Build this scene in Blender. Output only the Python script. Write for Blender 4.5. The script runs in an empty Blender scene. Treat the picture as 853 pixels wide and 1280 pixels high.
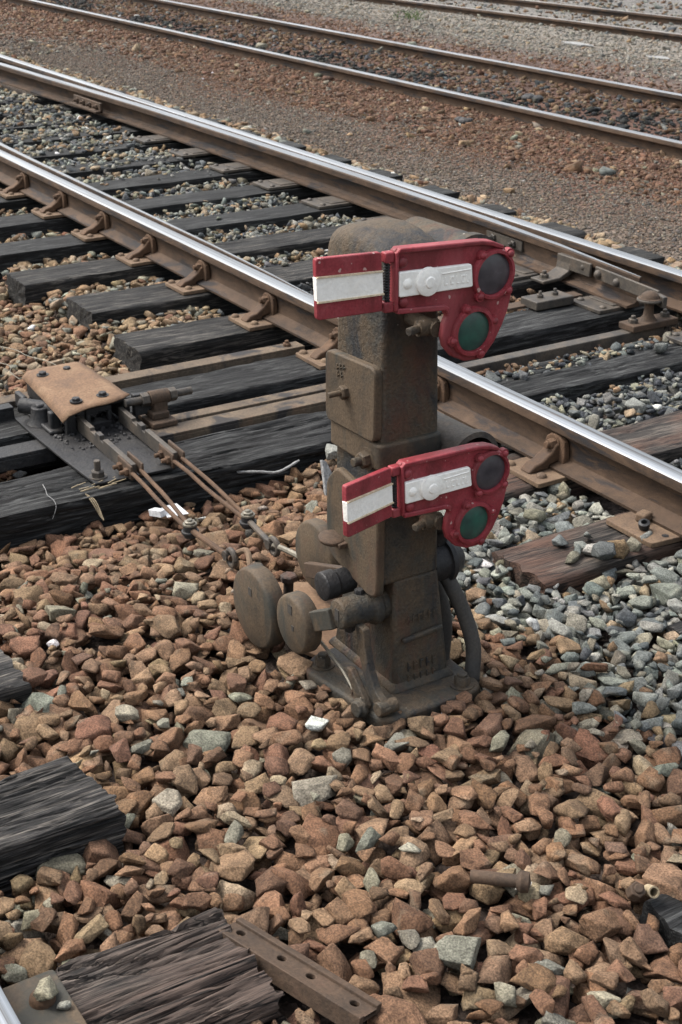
import bpy, bmesh, math, random
import numpy as np
from mathutils import Vector, Matrix, noise as mnoise

random.seed(7)
rng = np.random.default_rng(7)
scene = bpy.context.scene
R = math.radians

# ------------------------------------------------------------------ camera
# world: X along the rails (towards the viewer's right), Y across the tracks (away), Z up,
# Y = 0 is the centre line of the nearer rail of the turnout, sleeper tops at z = 0.01
CAM = Vector((2.33, -2.7164, 1.735))
RC = Matrix(((0.52495147, -0.35678426, 0.77274249),
             (0.85113216, 0.22005328, -0.47660319),
             (0.0, 0.90789953, 0.41918785)))
cam_data = bpy.data.cameras.new('camera')
cam = bpy.data.objects.new('camera', cam_data)
scene.collection.objects.link(cam)
cam.matrix_world = Matrix.Translation(CAM) @ RC.to_4x4()
cam_data.sensor_fit = 'VERTICAL'
cam_data.sensor_height = 36.0
cam_data.sensor_width = 24.0
cam_data.lens = 49.95
cam_data.clip_start = 0.05
cam_data.clip_end = 1000
cam_data.dof.use_dof = True
cam_data.dof.focus_distance = 2.75
cam_data.dof.aperture_fstop = 16.0
scene.camera = cam

# ------------------------------------------------------------------ light
SUN_AZ = R(232)      # compass angle the light comes from (from +Y clockwise)
SUN_EL = R(56)
world = bpy.data.worlds.new('World')
scene.world = world
world.use_nodes = True
wn = world.node_tree
wn.nodes.clear()
wo = wn.nodes.new('ShaderNodeOutputWorld')
wb = wn.nodes.new('ShaderNodeBackground')
sky = wn.nodes.new('ShaderNodeTexSky')
sky.sky_type = 'NISHITA'
sky.sun_disc = False
sky.sun_elevation = SUN_EL
sky.sun_rotation = SUN_AZ
sky.air_density = 1.6
sky.dust_density = 6.0
hs = wn.nodes.new('ShaderNodeHueSaturation')      # overcast: most of the blue taken out
hs.inputs['Saturation'].default_value = 0.42
wn.links.new(sky.outputs[0], hs.inputs['Color'])
wn.links.new(hs.outputs[0], wb.inputs['Color'])
wb.inputs['Strength'].default_value = 0.13
wn.links.new(wb.outputs[0], wo.inputs['Surface'])

sd = bpy.data.lights.new('sun', 'SUN')
sd.energy = 1.0
sd.angle = R(20)
sd.color = (1.0, 0.965, 0.91)
sun = bpy.data.objects.new('sun', sd)
scene.collection.objects.link(sun)
dvec = Vector((math.sin(SUN_AZ) * math.cos(SUN_EL), math.cos(SUN_AZ) * math.cos(SUN_EL), math.sin(SUN_EL)))
sun.rotation_euler = dvec.to_track_quat('Z', 'Y').to_euler()

scene.view_settings.view_transform = 'Standard'
scene.view_settings.look = 'None'
scene.view_settings.gamma = 1
scene.view_settings.use_curve_mapping = False
scene.view_settings.exposure = 1.36


# ------------------------------------------------------------------ materials
def nn(nt, kind, **kw):
    n = nt.nodes.new(kind)
    for k, v in kw.items():
        setattr(n, k, v)
    return n


def coords(nt, stretch=(1, 1, 1)):
    tc = nn(nt, 'ShaderNodeTexCoord')
    oi = nn(nt, 'ShaderNodeObjectInfo')
    mul = nn(nt, 'ShaderNodeMath', operation='MULTIPLY')
    mul.inputs[1].default_value = 37.0
    nt.links.new(oi.outputs['Random'], mul.inputs[0])
    add = nn(nt, 'ShaderNodeVectorMath', operation='ADD')
    nt.links.new(tc.outputs['Object'], add.inputs[0])
    nt.links.new(mul.outputs[0], add.inputs[1])
    mp = nn(nt, 'ShaderNodeMapping')
    mp.inputs['Scale'].default_value = stretch
    nt.links.new(add.outputs[0], mp.inputs['Vector'])
    return mp.outputs[0]


def noise(nt, vec, scale, detail=4, rough=0.6, dist=0.0):
    n = nn(nt, 'ShaderNodeTexNoise')
    n.inputs['Scale'].default_value = scale
    n.inputs['Detail'].default_value = detail
    n.inputs['Roughness'].default_value = rough
    n.inputs['Distortion'].default_value = dist
    nt.links.new(vec, n.inputs['Vector'])
    return n.outputs['Fac']


def ramp(nt, fac, stops, interp='LINEAR'):
    r = nn(nt, 'ShaderNodeValToRGB')
    r.color_ramp.interpolation = interp
    el = r.color_ramp.elements
    while len(el) > 1:
        el.remove(el[-1])
    el[0].position = stops[0][0]
    el[0].color = (*stops[0][1], 1)
    for p, c in stops[1:]:
        e = el.new(p)
        e.color = (*c, 1)
    nt.links.new(fac, r.inputs['Fac'])
    return r.outputs['Color']


def g(v):
    return (v, v, v)


def mixc(nt, fac, a, b, blend='MIX'):
    m = nn(nt, 'ShaderNodeMix', data_type='RGBA', blend_type=blend)
    for sock, val in ((m.inputs[0], fac), (m.inputs[6], a), (m.inputs[7], b)):
        if hasattr(val, 'is_output'):
            nt.links.new(val, sock)
        elif isinstance(val, (int, float)):
            sock.default_value = val
        else:
            sock.default_value = (*val, 1)
    return m.outputs[2]


def new_mat(name):
    m = bpy.data.materials.new(name)
    m.use_nodes = True
    nt = m.node_tree
    b = nt.nodes['Principled BSDF']
    return m, nt, b


def bump(nt, b, height, strength=0.5, dist=0.002, normal=None):
    bp = nn(nt, 'ShaderNodeBump')
    bp.inputs['Strength'].default_value = strength
    bp.inputs['Distance'].default_value = dist
    nt.links.new(height, bp.inputs['Height'])
    if normal is not None:
        nt.links.new(normal, bp.inputs['Normal'])
    nt.links.new(bp.outputs[0], b.inputs['Normal'])
    return bp.outputs[0]


def weathered(name, cols, scale=12, rough=0.75, metallic=0.0, bs=0.5, bd=0.002, fine=120,
              speck=None, spec=0.35, stretch=(1, 1, 1), grain=(0.72, 1.2), stain=None):
    """cols: ramp stops over a multi-scale noise; speck: (colour, threshold, scale) small chips"""
    m, nt, b = new_mat(name)
    v = coords(nt, stretch)
    n1 = noise(nt, v, scale, 10, 0.72, 0.3)
    c = ramp(nt, n1, cols)
    n2 = noise(nt, v, fine, 3, 0.6)
    dk = ramp(nt, n2, [(0.3, g(grain[0])), (0.7, g(grain[1]))])
    c = mixc(nt, 1.0, c, dk, 'MULTIPLY')
    if stain:                                   # soot and grease patches and runs
        vs = coords(nt, (1, 1, 0.4))
        n5 = noise(nt, vs, 7.5, 5, 0.62, 0.8)
        c = mixc(nt, ramp(nt, n5, [(0.50, g(0)), (0.62, g(0.85))]), c, stain[0])
        n6 = noise(nt, vs, 5.0, 6, 0.7, 0.5)
        c = mixc(nt, ramp(nt, n6, [(0.56, g(0)), (0.66, g(0.7))]), c, stain[1])
    if speck:
        n3 = noise(nt, v, speck[2], 2, 0.5)
        f = ramp(nt, n3, [(speck[1], g(0)), (speck[1] + 0.03, g(1))])
        c = mixc(nt, f, c, speck[0])
    nt.links.new(c, b.inputs['Base Color'])
    rr = ramp(nt, n1, [(0.2, g(max(0.05, rough - 0.12))), (0.8, g(min(1, rough + 0.12)))])
    nt.links.new(rr, b.inputs['Roughness'])
    b.inputs['Metallic'].default_value = metallic
    b.inputs['Specular IOR Level'].default_value = spec
    h = nn(nt, 'ShaderNodeMath', operation='ADD')
    nt.links.new(n2, h.inputs[0])
    nt.links.new(noise(nt, v, fine * 0.3, 4), h.inputs[1])
    bump(nt, b, h.outputs[0], bs, bd)
    return m


M = {}
M['iron'] = weathered('grimy_cast_iron', [(0.30, (0.016, 0.018, 0.020)), (0.42, (0.046, 0.042, 0.034)),
                      (0.55, (0.074, 0.053, 0.034)), (0.66, (0.060, 0.053, 0.041)), (0.8, (0.038, 0.041, 0.041))], 8, 0.72, 0.15, 0.9, 0.003, 150,
                      speck=((0.3, 0.28, 0.25), 0.76, 55), stain=((0.014, 0.017, 0.021), (0.085, 0.038, 0.024)))
M['iron_brown'] = weathered('brown_rusted_casting', [(0.3, (0.034, 0.030, 0.024)), (0.5, (0.078, 0.056, 0.036)),
                      (0.62, (0.086, 0.061, 0.038)), (0.78, (0.085, 0.045, 0.03))], 9, 0.75, 0.1, 0.5, 0.002, 170,
                      speck=((0.3, 0.27, 0.22), 0.78, 60), stain=((0.030, 0.032, 0.028), (0.075, 0.042, 0.027)))
M['iron_dark'] = weathered('greasy_dark_iron', [(0.3, (0.010, 0.011, 0.014)), (0.6, (0.030, 0.029, 0.029)),
                      (0.8, (0.055, 0.043, 0.032))], 14, 0.55, 0.2, 0.7, 0.003, 110)
M['rust'] = weathered('rusty_steel', [(0.3, (0.036, 0.021, 0.014)), (0.5, (0.080, 0.046, 0.026)),
                      (0.72, (0.135, 0.08, 0.05))], 10, 0.85, 0.0, 0.5, 0.0015, 200)
M['rust_light'] = weathered('pale_rusty_plate', [(0.3, (0.070, 0.047, 0.033)), (0.5, (0.125, 0.082, 0.052)),
                      (0.75, (0.175, 0.125, 0.082))], 9, 0.85, 0.0, 0.4, 0.0015, 160)
M['bar_rust'] = weathered('grey_brown_bar', [(0.3, (0.045, 0.034, 0.026)), (0.5, (0.092, 0.068, 0.047)),
                      (0.72, (0.145, 0.108, 0.075))], 7, 0.85, 0.0, 0.5, 0.0015, 140, stain=((0.014, 0.015, 0.018), (0.10, 0.06, 0.038)))
M['rust_orange'] = weathered('orange_rusty_sheet', [(0.3, (0.085, 0.050, 0.031)), (0.5, (0.148, 0.087, 0.050)),
                      (0.72, (0.20, 0.135, 0.085))], 8, 0.85, 0.0, 0.35, 0.001, 130)
M['rust_dark'] = weathered('dark_brown_rust', [(0.3, (0.030, 0.021, 0.015)), (0.55, (0.066, 0.042, 0.027)),
                      (0.8, (0.105, 0.062, 0.043))], 12, 0.8, 0.0, 0.6, 0.002, 140)
M['worn_steel'] = weathered('worn_grey_steel', [(0.3, (0.028, 0.028, 0.029)), (0.55, (0.08, 0.068, 0.056)),
                      (0.8, (0.13, 0.095, 0.07))], 14, 0.6, 0.25, 0.5, 0.0015, 150)
M['red'] = weathered('dull_red_paint', [(0.28, (0.145, 0.017, 0.023)), (0.45, (0.235, 0.031, 0.040)),
                      (0.6, (0.26, 0.045, 0.054)), (0.75, (0.31, 0.10, 0.10))], 16, 0.5, 0.0, 0.5, 0.0012, 180, grain=(0.80, 1.15), stain=((0.13, 0.022, 0.025), (0.25, 0.055, 0.062)),
                      speck=((0.42, 0.26, 0.24), 0.70, 60), spec=0.3)
M['white'] = weathered('thick_white_paint', [(0.2, (0.66, 0.58, 0.44)), (0.36, (0.84, 0.82, 0.76)),
                      (0.7, (0.88, 0.87, 0.83))], 22, 0.55, 0.0, 0.7, 0.002, 90, grain=(0.93, 1.06))
M['cream'] = weathered('cream_paint_edge', [(0.3, (0.5, 0.38, 0.24)), (0.7, (0.7, 0.6, 0.45))], 25, 0.6, 0, 0.5, 0.001, 120)
M['rubber'] = weathered('dusty_black_rubber', [(0.3, (0.025, 0.026, 0.027)), (0.7, (0.06, 0.052, 0.043))], 12, 0.7, 0, 0.4, 0.001, 160)
M['paper'] = weathered('white_card', [(0.3, (0.5, 0.51, 0.53)), (0.7, (0.7, 0.71, 0.72))], 12, 0.7, 0, 0.2, 0.0005, 90)
M['scrap'] = weathered('muddy_pale_scrap', [(0.3, (0.13, 0.13, 0.13)), (0.6, (0.27, 0.27, 0.265)), (0.75, (0.34, 0.34, 0.34))], 9, 0.8, grain=(0.5, 1.3))
M['straw'] = weathered('dry_straw', [(0.3, (0.2, 0.155, 0.095)), (0.7, (0.33, 0.27, 0.18))], 12, 0.8)
M['wire'] = weathered('galvanised_wire', [(0.3, (0.12, 0.11, 0.09)), (0.7, (0.22, 0.2, 0.16))], 30, 0.5, 0.4)
M['grass'] = weathered('weed_green', [(0.3, (0.06, 0.09, 0.03)), (0.7, (0.1, 0.14, 0.05))], 12, 0.8)


def lens_mat(name, base, em):
    m, nt, b = new_mat(name)
    v = coords(nt)
    n1 = noise(nt, v, 30, 4, 0.6)
    c = ramp(nt, n1, [(0.3, base), (0.6, em), (0.8, tuple(x * 1.5 + 0.01 for x in em))])
    nt.links.new(c, b.inputs['Base Color'])
    b.inputs['Roughness'].default_value = 0.35
    b.inputs['Specular IOR Level'].default_value = 0.5
    b.inputs['Coat Weight'].default_value = 0.3
    b.inputs['Coat Roughness'].default_value = 0.3
    bump(nt, b, noise(nt, v, 25, 3), 0.3, 0.002)
    return m


M['lens_dark'] = lens_mat('dirty_dark_purple_glass', (0.028, 0.026, 0.032), (0.056, 0.052, 0.060))
M['lens_green'] = lens_mat('dirty_green_glass', (0.014, 0.042, 0.038), (0.018, 0.085, 0.062))


def wood_mat(name, dark, mid, light, tint=None, gs=1.0, bd=0.004):
    m, nt, b = new_mat(name)
    v = coords(nt, (80 * gs, 5.5 * gs, 80 * gs))
    n1 = noise(nt, v, 1.0, 8, 0.7, 0.6)
    c = ramp(nt, n1, [(0.38, dark), (0.50, mid), (0.61, light)])
    v2 = coords(nt, (1, 0.35, 1))
    n2 = noise(nt, v2, 5, 4, 0.6)
    f2 = ramp(nt, n2, [(0.35, g(0.55)), (0.68, g(1.35))])
    c = mixc(nt, 1.0, c, f2, 'MULTIPLY')
    if tint:
        n3 = noise(nt, v2, 7, 3, 0.6)
        f3 = ramp(nt, n3, [(0.42, g(0)), (0.62, g(0.85))])
        c = mixc(nt, f3, c, tint)
    # fine pale splinters and dark cracks along the grain
    v3 = coords(nt, (220, 13, 220))
    n4 = noise(nt, v3, 1.0, 3, 0.6)
    f4 = ramp(nt, n4, [(0.34, g(0.25)), (0.45, g(0.9)), (0.58, g(1.1)), (0.68, g(1.7))])
    c = mixc(nt, 1.0, c, f4, 'MULTIPLY')
    v5 = coords(nt, (34, 1.6, 34))                # wandering splits
    n5 = noise(nt, v5, 1.0, 2, 0.5, 0.9)
    c = mixc(nt, 1.0, c, ramp(nt, n5, [(0.470, g(1)), (0.492, g(0.15)), (0.508, g(0.15)), (0.530, g(1))]), 'MULTIPLY')
    nt.links.new(c, b.inputs['Base Color'])
    b.inputs['Roughness'].default_value = 0.8
    b.inputs['Specular IOR Level'].default_value = 0.3
    h = nn(nt, 'ShaderNodeMath', operation='ADD')
    nt.links.new(n1, h.inputs[0])
    nt.links.new(n4, h.inputs[1])
    bump(nt, b, h.outputs[0], 0.8, bd)
    return m


M['wood_black'] = wood_mat('tarred_black_timber', (0.003, 0.003, 0.0035), (0.010, 0.0105, 0.011), (0.050, 0.051, 0.050))
M['wood_grey'] = wood_mat('dark_weathered_timber', (0.003, 0.003, 0.0035), (0.013, 0.0125, 0.012), (0.064, 0.058, 0.051))
M['wood_front'] = wood_mat('grey_brown_split_timber', (0.006, 0.006, 0.006), (0.046, 0.038, 0.033), (0.150, 0.125, 0.105), (0.065, 0.045, 0.036))
M['wood_front_dark'] = wood_mat('charcoal_split_timber', (0.006, 0.006, 0.006), (0.030, 0.028, 0.027), (0.100, 0.089, 0.078))
M['wood_red'] = wood_mat('red_brown_timber', (0.010, 0.009, 0.008), (0.036, 0.030, 0.026), (0.085, 0.072, 0.06), (0.072, 0.038, 0.026))


def stone_mat():
    m, nt, b = new_mat('crushed_stone')
    at_ = nn(nt, 'ShaderNodeAttribute')
    at_.attribute_name = 'col'
    tc = nn(nt, 'ShaderNodeTexCoord')
    v = tc.outputs['Object']
    n1 = noise(nt, v, 26, 5, 0.65, 0.4)
    c = mixc(nt, 1.0, at_.outputs['Color'], ramp(nt, n1, [(0.30, g(0.5)), (0.5, g(1.0)), (0.70, g(1.42))]), 'MULTIPLY')
    n2 = noise(nt, v, 14, 3, 0.5)
    # patches where the rust stain is thin and the grey-green stone shows, or an ochre skin
    f2 = ramp(nt, n2, [(0.61, g(0)), (0.70, g(0.35))])
    c = mixc(nt, f2, c, (0.15, 0.135, 0.10))
    n3 = noise(nt, v, 260, 2, 0.5)
    c = mixc(nt, 1.0, c, ramp(nt, n3, [(0.32, g(0.58)), (0.68, g(1.38))]), 'MULTIPLY')
    nt.links.new(c, b.inputs['Base Color'])
    b.inputs['Roughness'].default_value = 0.88
    b.inputs['Specular IOR Level'].default_value = 0.25
    h = nn(nt, 'ShaderNodeMath', operation='ADD')
    nt.links.new(noise(nt, v, 120, 5, 0.75), h.inputs[0])
    sc = nn(nt, 'ShaderNodeMath', operation='MULTIPLY')
    sc.inputs[1].default_value = 0.25
    nt.links.new(n3, sc.inputs[0])
    nt.links.new(sc.outputs[0], h.inputs[1])
    bump(nt, b, h.outputs[0], 0.9, 0.0045)
    return m


M['stone'] = stone_mat()


def ground_mat():
    m, nt, b = new_mat('dirt_and_fine_gravel')
    tc = nn(nt, 'ShaderNodeTexCoord')
    v = tc.outputs['Object']
    sep = nn(nt, 'ShaderNodeSeparateXYZ')
    nt.links.new(v, sep.inputs[0])
    nA = noise(nt, v, 0.55, 5, 0.65, 0.5)
    off = nn(nt, 'ShaderNodeMath', operation='MULTIPLY_ADD')
    off.inputs[1].default_value = 3.2
    nt.links.new(nA, off.inputs[0])
    nt.links.new(sep.outputs['Y'], off.inputs[2])          # y + 3.2*noise
    mr = nn(nt, 'ShaderNodeMapRange')
    mr.inputs['From Min'].default_value = 1.6
    mr.inputs['From Max'].default_value = 17.6             # 16 m span; noise adds about 1.6
    nt.links.new(off.outputs[0], mr.inputs['Value'])
    red = (0.098, 0.052, 0.038)
    gb = (0.098, 0.082, 0.070)
    gr = (0.135, 0.128, 0.118)
    tan = (0.165, 0.148, 0.126)
    c = ramp(nt, mr.outputs[0], [(0.0, (0.04, 0.03, 0.025)), (0.10, gb), (0.17, (0.09, 0.069, 0.055)), (0.23, red), (0.36, (0.062, 0.038, 0.030)),
                                 (0.42, (0.095, 0.066, 0.056)), (0.50, gb), (0.58, tan), (0.70, gr), (1.0, (0.13, 0.125, 0.12))])
    nB = noise(nt, v, 3.5, 6, 0.7, 0.5)
    c = mixc(nt, 1.0, c, ramp(nt, nB, [(0.3, g(0.66)), (0.5, g(1.0)), (0.72, g(1.3))]), 'MULTIPLY')
    # pebbles in the dirt
    vo = nn(nt, 'ShaderNodeTexVoronoi')
    vo.inputs['Scale'].default_value = 75
    nt.links.new(v, vo.inputs['Vector'])
    bw = nn(nt, 'ShaderNodeSeparateColor')
    nt.links.new(vo.outputs['Color'], bw.inputs[0])
    c = mixc(nt, 1.0, c, ramp(nt, bw.outputs[0], [(0.0, g(0.55)), (0.5, g(0.95)), (0.85, g(1.35)), (1.0, g(1.9))]), 'MULTIPLY')
    nt.links.new(c, b.inputs['Base Color'])
    b.inputs['Roughness'].default_value = 0.95
    b.inputs['Specular IOR Level'].default_value = 0.15
    inv = nn(nt, 'ShaderNodeMath', operation='MULTIPLY')
    inv.inputs[1].default_value = -1.0
    nt.links.new(vo.outputs['Distance'], inv.inputs[0])
    n1 = bump(nt, b, inv.outputs[0], 0.7, 0.012)
    bump(nt, b, nB, 0.6, 0.05, n1)
    return m


M['ground'] = ground_mat()


def rail_mats():
    m, nt, b = new_mat('rail_side_rust')
    v = coords(nt, (1, 1, 2.5))
    n1 = noise(nt, v, 7, 7, 0.75, 0.5)
    c = ramp(nt, n1, [(0.3, (0.017, 0.012, 0.009)), (0.42, (0.040, 0.025, 0.016)), (0.56, (0.064, 0.039, 0.024)), (0.74, (0.096, 0.062, 0.040))])
    n7 = noise(nt, coords(nt, (0.9, 1, 6)), 3.2, 6, 0.7, 0.6)   # grease and coal dust
    c = mixc(nt, ramp(nt, n7, [(0.53, g(0)), (0.60, g(0.8))]), c, (0.012, 0.013, 0.016))
    nt.links.new(c, b.inputs['Base Color'])
    b.inputs['Roughness'].default_value = 0.75
    b.inputs['Specular IOR Level'].default_value = 0.3
    bump(nt, b, noise(nt, v, 110, 6, 0.75), 0.8, 0.002)
    m2, nt, b = new_mat('rail_head_polished')
    v = coords(nt, (0.8, 160, 30))
    n1 = noise(nt, v, 1.0, 4, 0.6)
    c = ramp(nt, n1, [(0.32, (0.11, 0.10, 0.095)), (0.5, (0.27, 0.285, 0.30)), (0.7, (0.40, 0.42, 0.45))])
    v2 = coords(nt, (3, 30, 30))
    sp = ramp(nt, noise(nt, v2, 2, 3), [(0.66, g(0)), (0.72, g(0.5))])
    c = mixc(nt, sp, c, (0.16, 0.12, 0.10))
    nt.links.new(c, b.inputs['Base Color'])
    b.inputs['Metallic'].default_value = 0.9
    nt.links.new(ramp(nt, n1, [(0.3, g(0.55)), (0.7, g(0.42))]), b.inputs['Roughness'])
    return m, m2


M['rail_side'], M['rail_top'] = rail_mats()
m_, nt_, b_ = new_mat('rail_head_dull')
v_ = coords(nt_, (0.8, 120, 30))
nt_.links.new(ramp(nt_, noise(nt_, v_, 1, 4), [(0.35, (0.13, 0.11, 0.1)), (0.6, (0.34, 0.31, 0.28)), (0.75, (0.5, 0.47, 0.44))]), b_.inputs['Base Color'])
b_.inputs['Metallic'].default_value = 0.75
b_.inputs['Roughness'].default_value = 0.42
M['rail_top_dull'] = m_

# ------------------------------------------------------------------ object helpers
C = scene.collection


def thing(name, label, cat, loc=(0, 0, 0), group=None):
    o = bpy.data.objects.new(name, None)
    C.objects.link(o)
    o.location = loc
    o.empty_display_size = 0.1
    o['label'] = label
    o['category'] = cat
    if group:
        o['group'] = group
    return o


def tag(o, label, cat, group=None):
    o['label'] = label
    o['category'] = cat
    if group:
        o['group'] = group
    return o


def wloc(o):
    v = Vector(o.location)
    while o.parent:
        o = o.parent
        v += Vector(o.location)
    return v


def finish(name, me, mats, parent=None, smooth=35, bevel=0, bseg=2, origin=None):
    """me is in world coordinates; re-based on the parent's place (or its own origin)"""
    if not isinstance(mats, (list, tuple)):
        mats = [mats]
    for m in mats:
        me.materials.append(M[m] if isinstance(m, str) else m)
    o = bpy.data.objects.new(name, me)
    C.objects.link(o)
    if parent is not None:
        o.parent = parent
        base = wloc(parent)
        if origin is not None:
            o.location = Vector(origin) - base
            base = Vector(origin)
        me.transform(Matrix.Translation(-base))
    elif origin is not None:
        o.location = origin
        me.transform(Matrix.Translation(-Vector(origin)))
    if smooth:
        me.polygons.foreach_set('use_smooth', [True] * len(me.polygons))
        me.set_sharp_from_angle(angle=R(smooth))
    if bevel:
        md = o.modifiers.new('bevel', 'BEVEL')
        md.width = bevel
        md.segments = bseg
        md.limit_method = 'ANGLE'
        md.angle_limit = R(38)
    return o


class MB:
    """collects shapes in a bmesh, in world coordinates"""
    def __init__(s):
        s.bm = bmesh.new()

    def box(s, x0, x1, y0, y1, z0, z1, rot=None, mi=0):
        c = Vector(((x0 + x1) / 2, (y0 + y1) / 2, (z0 + z1) / 2))
        vs = [Vector((a, b, d)) for a in (x0, x1) for b in (y0, y1) for d in (z0, z1)]
        if rot is not None:
            vs = [c + rot @ (v - c) for v in vs]
        v = [s.bm.verts.new(p) for p in vs]
        for f in ((0, 1, 3, 2), (4, 6, 7, 5), (0, 4, 5, 1), (2, 3, 7, 6), (0, 2, 6, 4), (1, 5, 7, 3)):
            s.bm.faces.new([v[i] for i in f]).material_index = mi
        return s

    def frustum(s, lo, hi, z0, z1):
        """lo, hi: (x0,x1,y0,y1) rectangles"""
        v = []
        for (x0, x1, y0, y1), z in ((lo, z0), (hi, z1)):
            v += [s.bm.verts.new(p) for p in ((x0, y0, z), (x1, y0, z), (x1, y1, z), (x0, y1, z))]
        s.bm.faces.new(v[3::-1])
        s.bm.faces.new(v[4:8])
        for i in range(4):
            j = (i + 1) % 4
            s.bm.faces.new((v[i], v[j], v[4 + j], v[4 + i]))
        return s

    def prism(s, poly, axis, a, b, mi=0):
        """poly in the plane normal to axis ('x': (y,z), 'y': (x,z), 'z': (x,y)), from a to b"""
        def P(p, t):
            return {'x': (t, p[0], p[1]), 'y': (p[0], t, p[1]), 'z': (p[0], p[1], t)}[axis]
        n = len(poly)
        A = [s.bm.verts.new(P(p, a)) for p in poly]
        B = [s.bm.verts.new(P(p, b)) for p in poly]
        fs = [s.bm.faces.new(A), s.bm.faces.new(B[::-1])]
        for i in range(n):
            j = (i + 1) % n
            fs.append(s.bm.faces.new((A[i], B[i], B[j], A[j])))
        for f in fs:
            f.material_index = mi
        return s

    def lathe(s, p0, axis, prof, seg=24, ph=0.0, mi=0):
        """prof: list of (distance along axis, radius)"""
        ax = Vector(axis).normalized()
        u = ax.orthogonal().normalized()
        w = ax.cross(u)
        p0 = Vector(p0)
        rings = []
        for d, r in prof:
            if r <= 1e-6:
                rings.append([s.bm.verts.new(p0 + ax * d)])
            else:
                rings.append([s.bm.verts.new(p0 + ax * d + (u * math.cos(t) + w * math.sin(t)) * r)
                              for t in (2 * math.pi * k / seg + ph for k in range(seg))])
        for a, b in zip(rings, rings[1:]):
            for k in range(seg):
                j = (k + 1) % seg
                if len(a) == 1 and len(b) == 1:
                    continue
                if len(a) == 1:
                    f = s.bm.faces.new((a[0], b[j], b[k]))
                elif len(b) == 1:
                    f = s.bm.faces.new((a[k], a[j], b[0]))
                else:
                    f = s.bm.faces.new((a[k], a[j], b[j], b[k]))
                f.material_index = mi
        if len(rings[0]) > 1:
            s.bm.faces.new(rings[0][::-1]).material_index = mi
        if len(rings[-1]) > 1:
            s.bm.faces.new(rings[-1]).material_index = mi
        return s

    def cyl(s, p0, p1, r, seg=20, r1=None, ph=0.0, mi=0):
        d = (Vector(p1) - Vector(p0))
        return s.lathe(p0, d, [(0, r), (d.length, r if r1 is None else r1)], seg, ph, mi)

    def hexbolt(s, p, axis, r=0.018, h=0.014, shank=0.0, sr=None, washer=0.0):
        """hex head sitting on p, pointing along axis, with an optional threaded end"""
        ax = Vector(axis).normalized()
        p = Vector(p)
        if washer:
            s.cyl(p - ax * 0.002, p + ax * 0.003, washer, 20)
            p = p + ax * 0.003
        s.lathe(p, ax, [(0, r), (h * 0.8, r), (h, r * 0.82)], 6)
        if shank:
            q = r * 0.5 if sr is None else sr
            s.lathe(p + ax * h, ax, [(-0.002, q), (shank, q), (shank + 0.002, q * 0.8)], 12)
        return s

    def dome(s, p, axis, r, h, seg=16):
        return s.lathe(p, axis, [(0, r), (h * 0.45, r * 0.92), (h * 0.8, r * 0.62), (h, 0)], seg)

    def tube(s, pts, r, seg=10, caps=True):
        pts = [Vector(p) for p in pts]
        rs = r if isinstance(r, (list, tuple)) else [r] * len(pts)
        rings = []
        u = None
        for i, p in enumerate(pts):
            t = (pts[min(i + 1, len(pts) - 1)] - pts[max(i - 1, 0)]).normalized()
            if u is None:
                u = t.orthogonal().normalized()
            else:
                u = (u - t * u.dot(t)).normalized()
            w = t.cross(u)
            rings.append([s.bm.verts.new(p + (u * math.cos(a) + w * math.sin(a)) * rs[i])
                          for a in (2 * math.pi * k / seg for k in range(seg))])
        for a, b in zip(rings, rings[1:]):
            for k in range(seg):
                j = (k + 1) % seg
                s.bm.faces.new((a[k], a[j], b[j], b[k]))
        if caps:
            s.bm.faces.new(rings[0][::-1])
            s.bm.faces.new(rings[-1])
        return s

    def bar(s, p0, p1, wid, hei, up=(0, 0, 1)):
        """rectangular bar from p0 to p1"""
        p0 = Vector(p0)
        p1 = Vector(p1)
        t = (p1 - p0).normalized()
        side = t.cross(Vector(up)).normalized()
        upv = side.cross(t)
        v = []
        for p in (p0, p1):
            for a, b in ((-1, -1), (1, -1), (1, 1), (-1, 1)):
                v.append(s.bm.verts.new(p + side * a * wid / 2 + upv * b * hei / 2))
        s.bm.faces.new(v[3::-1])
        s.bm.faces.new(v[4:8])
        for i in range(4):
            j = (i + 1) % 4
            s.bm.faces.new((v[i], v[j], v[4 + j], v[4 + i]))
        return s

    def mesh(s, name='mesh'):
        bmesh.ops.recalc_face_normals(s.bm, faces=s.bm.faces[:])
        me = bpy.data.meshes.new(name)
        s.bm.to_mesh(me)
        s.bm.free()
        return me

    def obj(s, name, mats, parent=None, **kw):
        return finish(name, s.mesh(name), mats, parent, **kw)


def smoothpath(pts, n=8):
    """Catmull-Rom through the points"""
    pts = [Vector(p) for p in pts]
    q = [pts[0] * 2 - pts[1]] + pts + [pts[-1] * 2 - pts[-2]]
    out = []
    for i in range(1, len(q) - 2):
        for k in range(n):
            t = k / n
            a, b, c, d = q[i - 1], q[i], q[i + 1], q[i + 2]
            out.append(0.5 * ((2 * b) + (c - a) * t + (2 * a - 5 * b + 4 * c - d) * t * t + (3 * b - a - 3 * c + d) * t ** 3))
    out.append(pts[-1])
    return out


def rounded(poly, r, n=4):
    """round the corners of a 2D polygon"""
    out = []
    m = len(poly)
    for i in range(m):
        p = Vector(poly[i])
        a = (Vector(poly[i - 1]) - p)
        b = (Vector(poly[(i + 1) % m]) - p)
        rr = min(r, a.length * 0.45, b.length * 0.45)
        A = p + a.normalized() * rr
        B = p + b.normalized() * rr
        for k in range(n + 1):
            t = k / n
            out.append(tuple(A * (1 - t) ** 2 + p * 2 * t * (1 - t) + B * t * t))
    return out


# ------------------------------------------------------------------ ground
def sstep(a, b, x):
    t = np.clip((x - a) / (b - a), 0, 1)
    return t * t * (3 - 2 * t)


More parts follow.
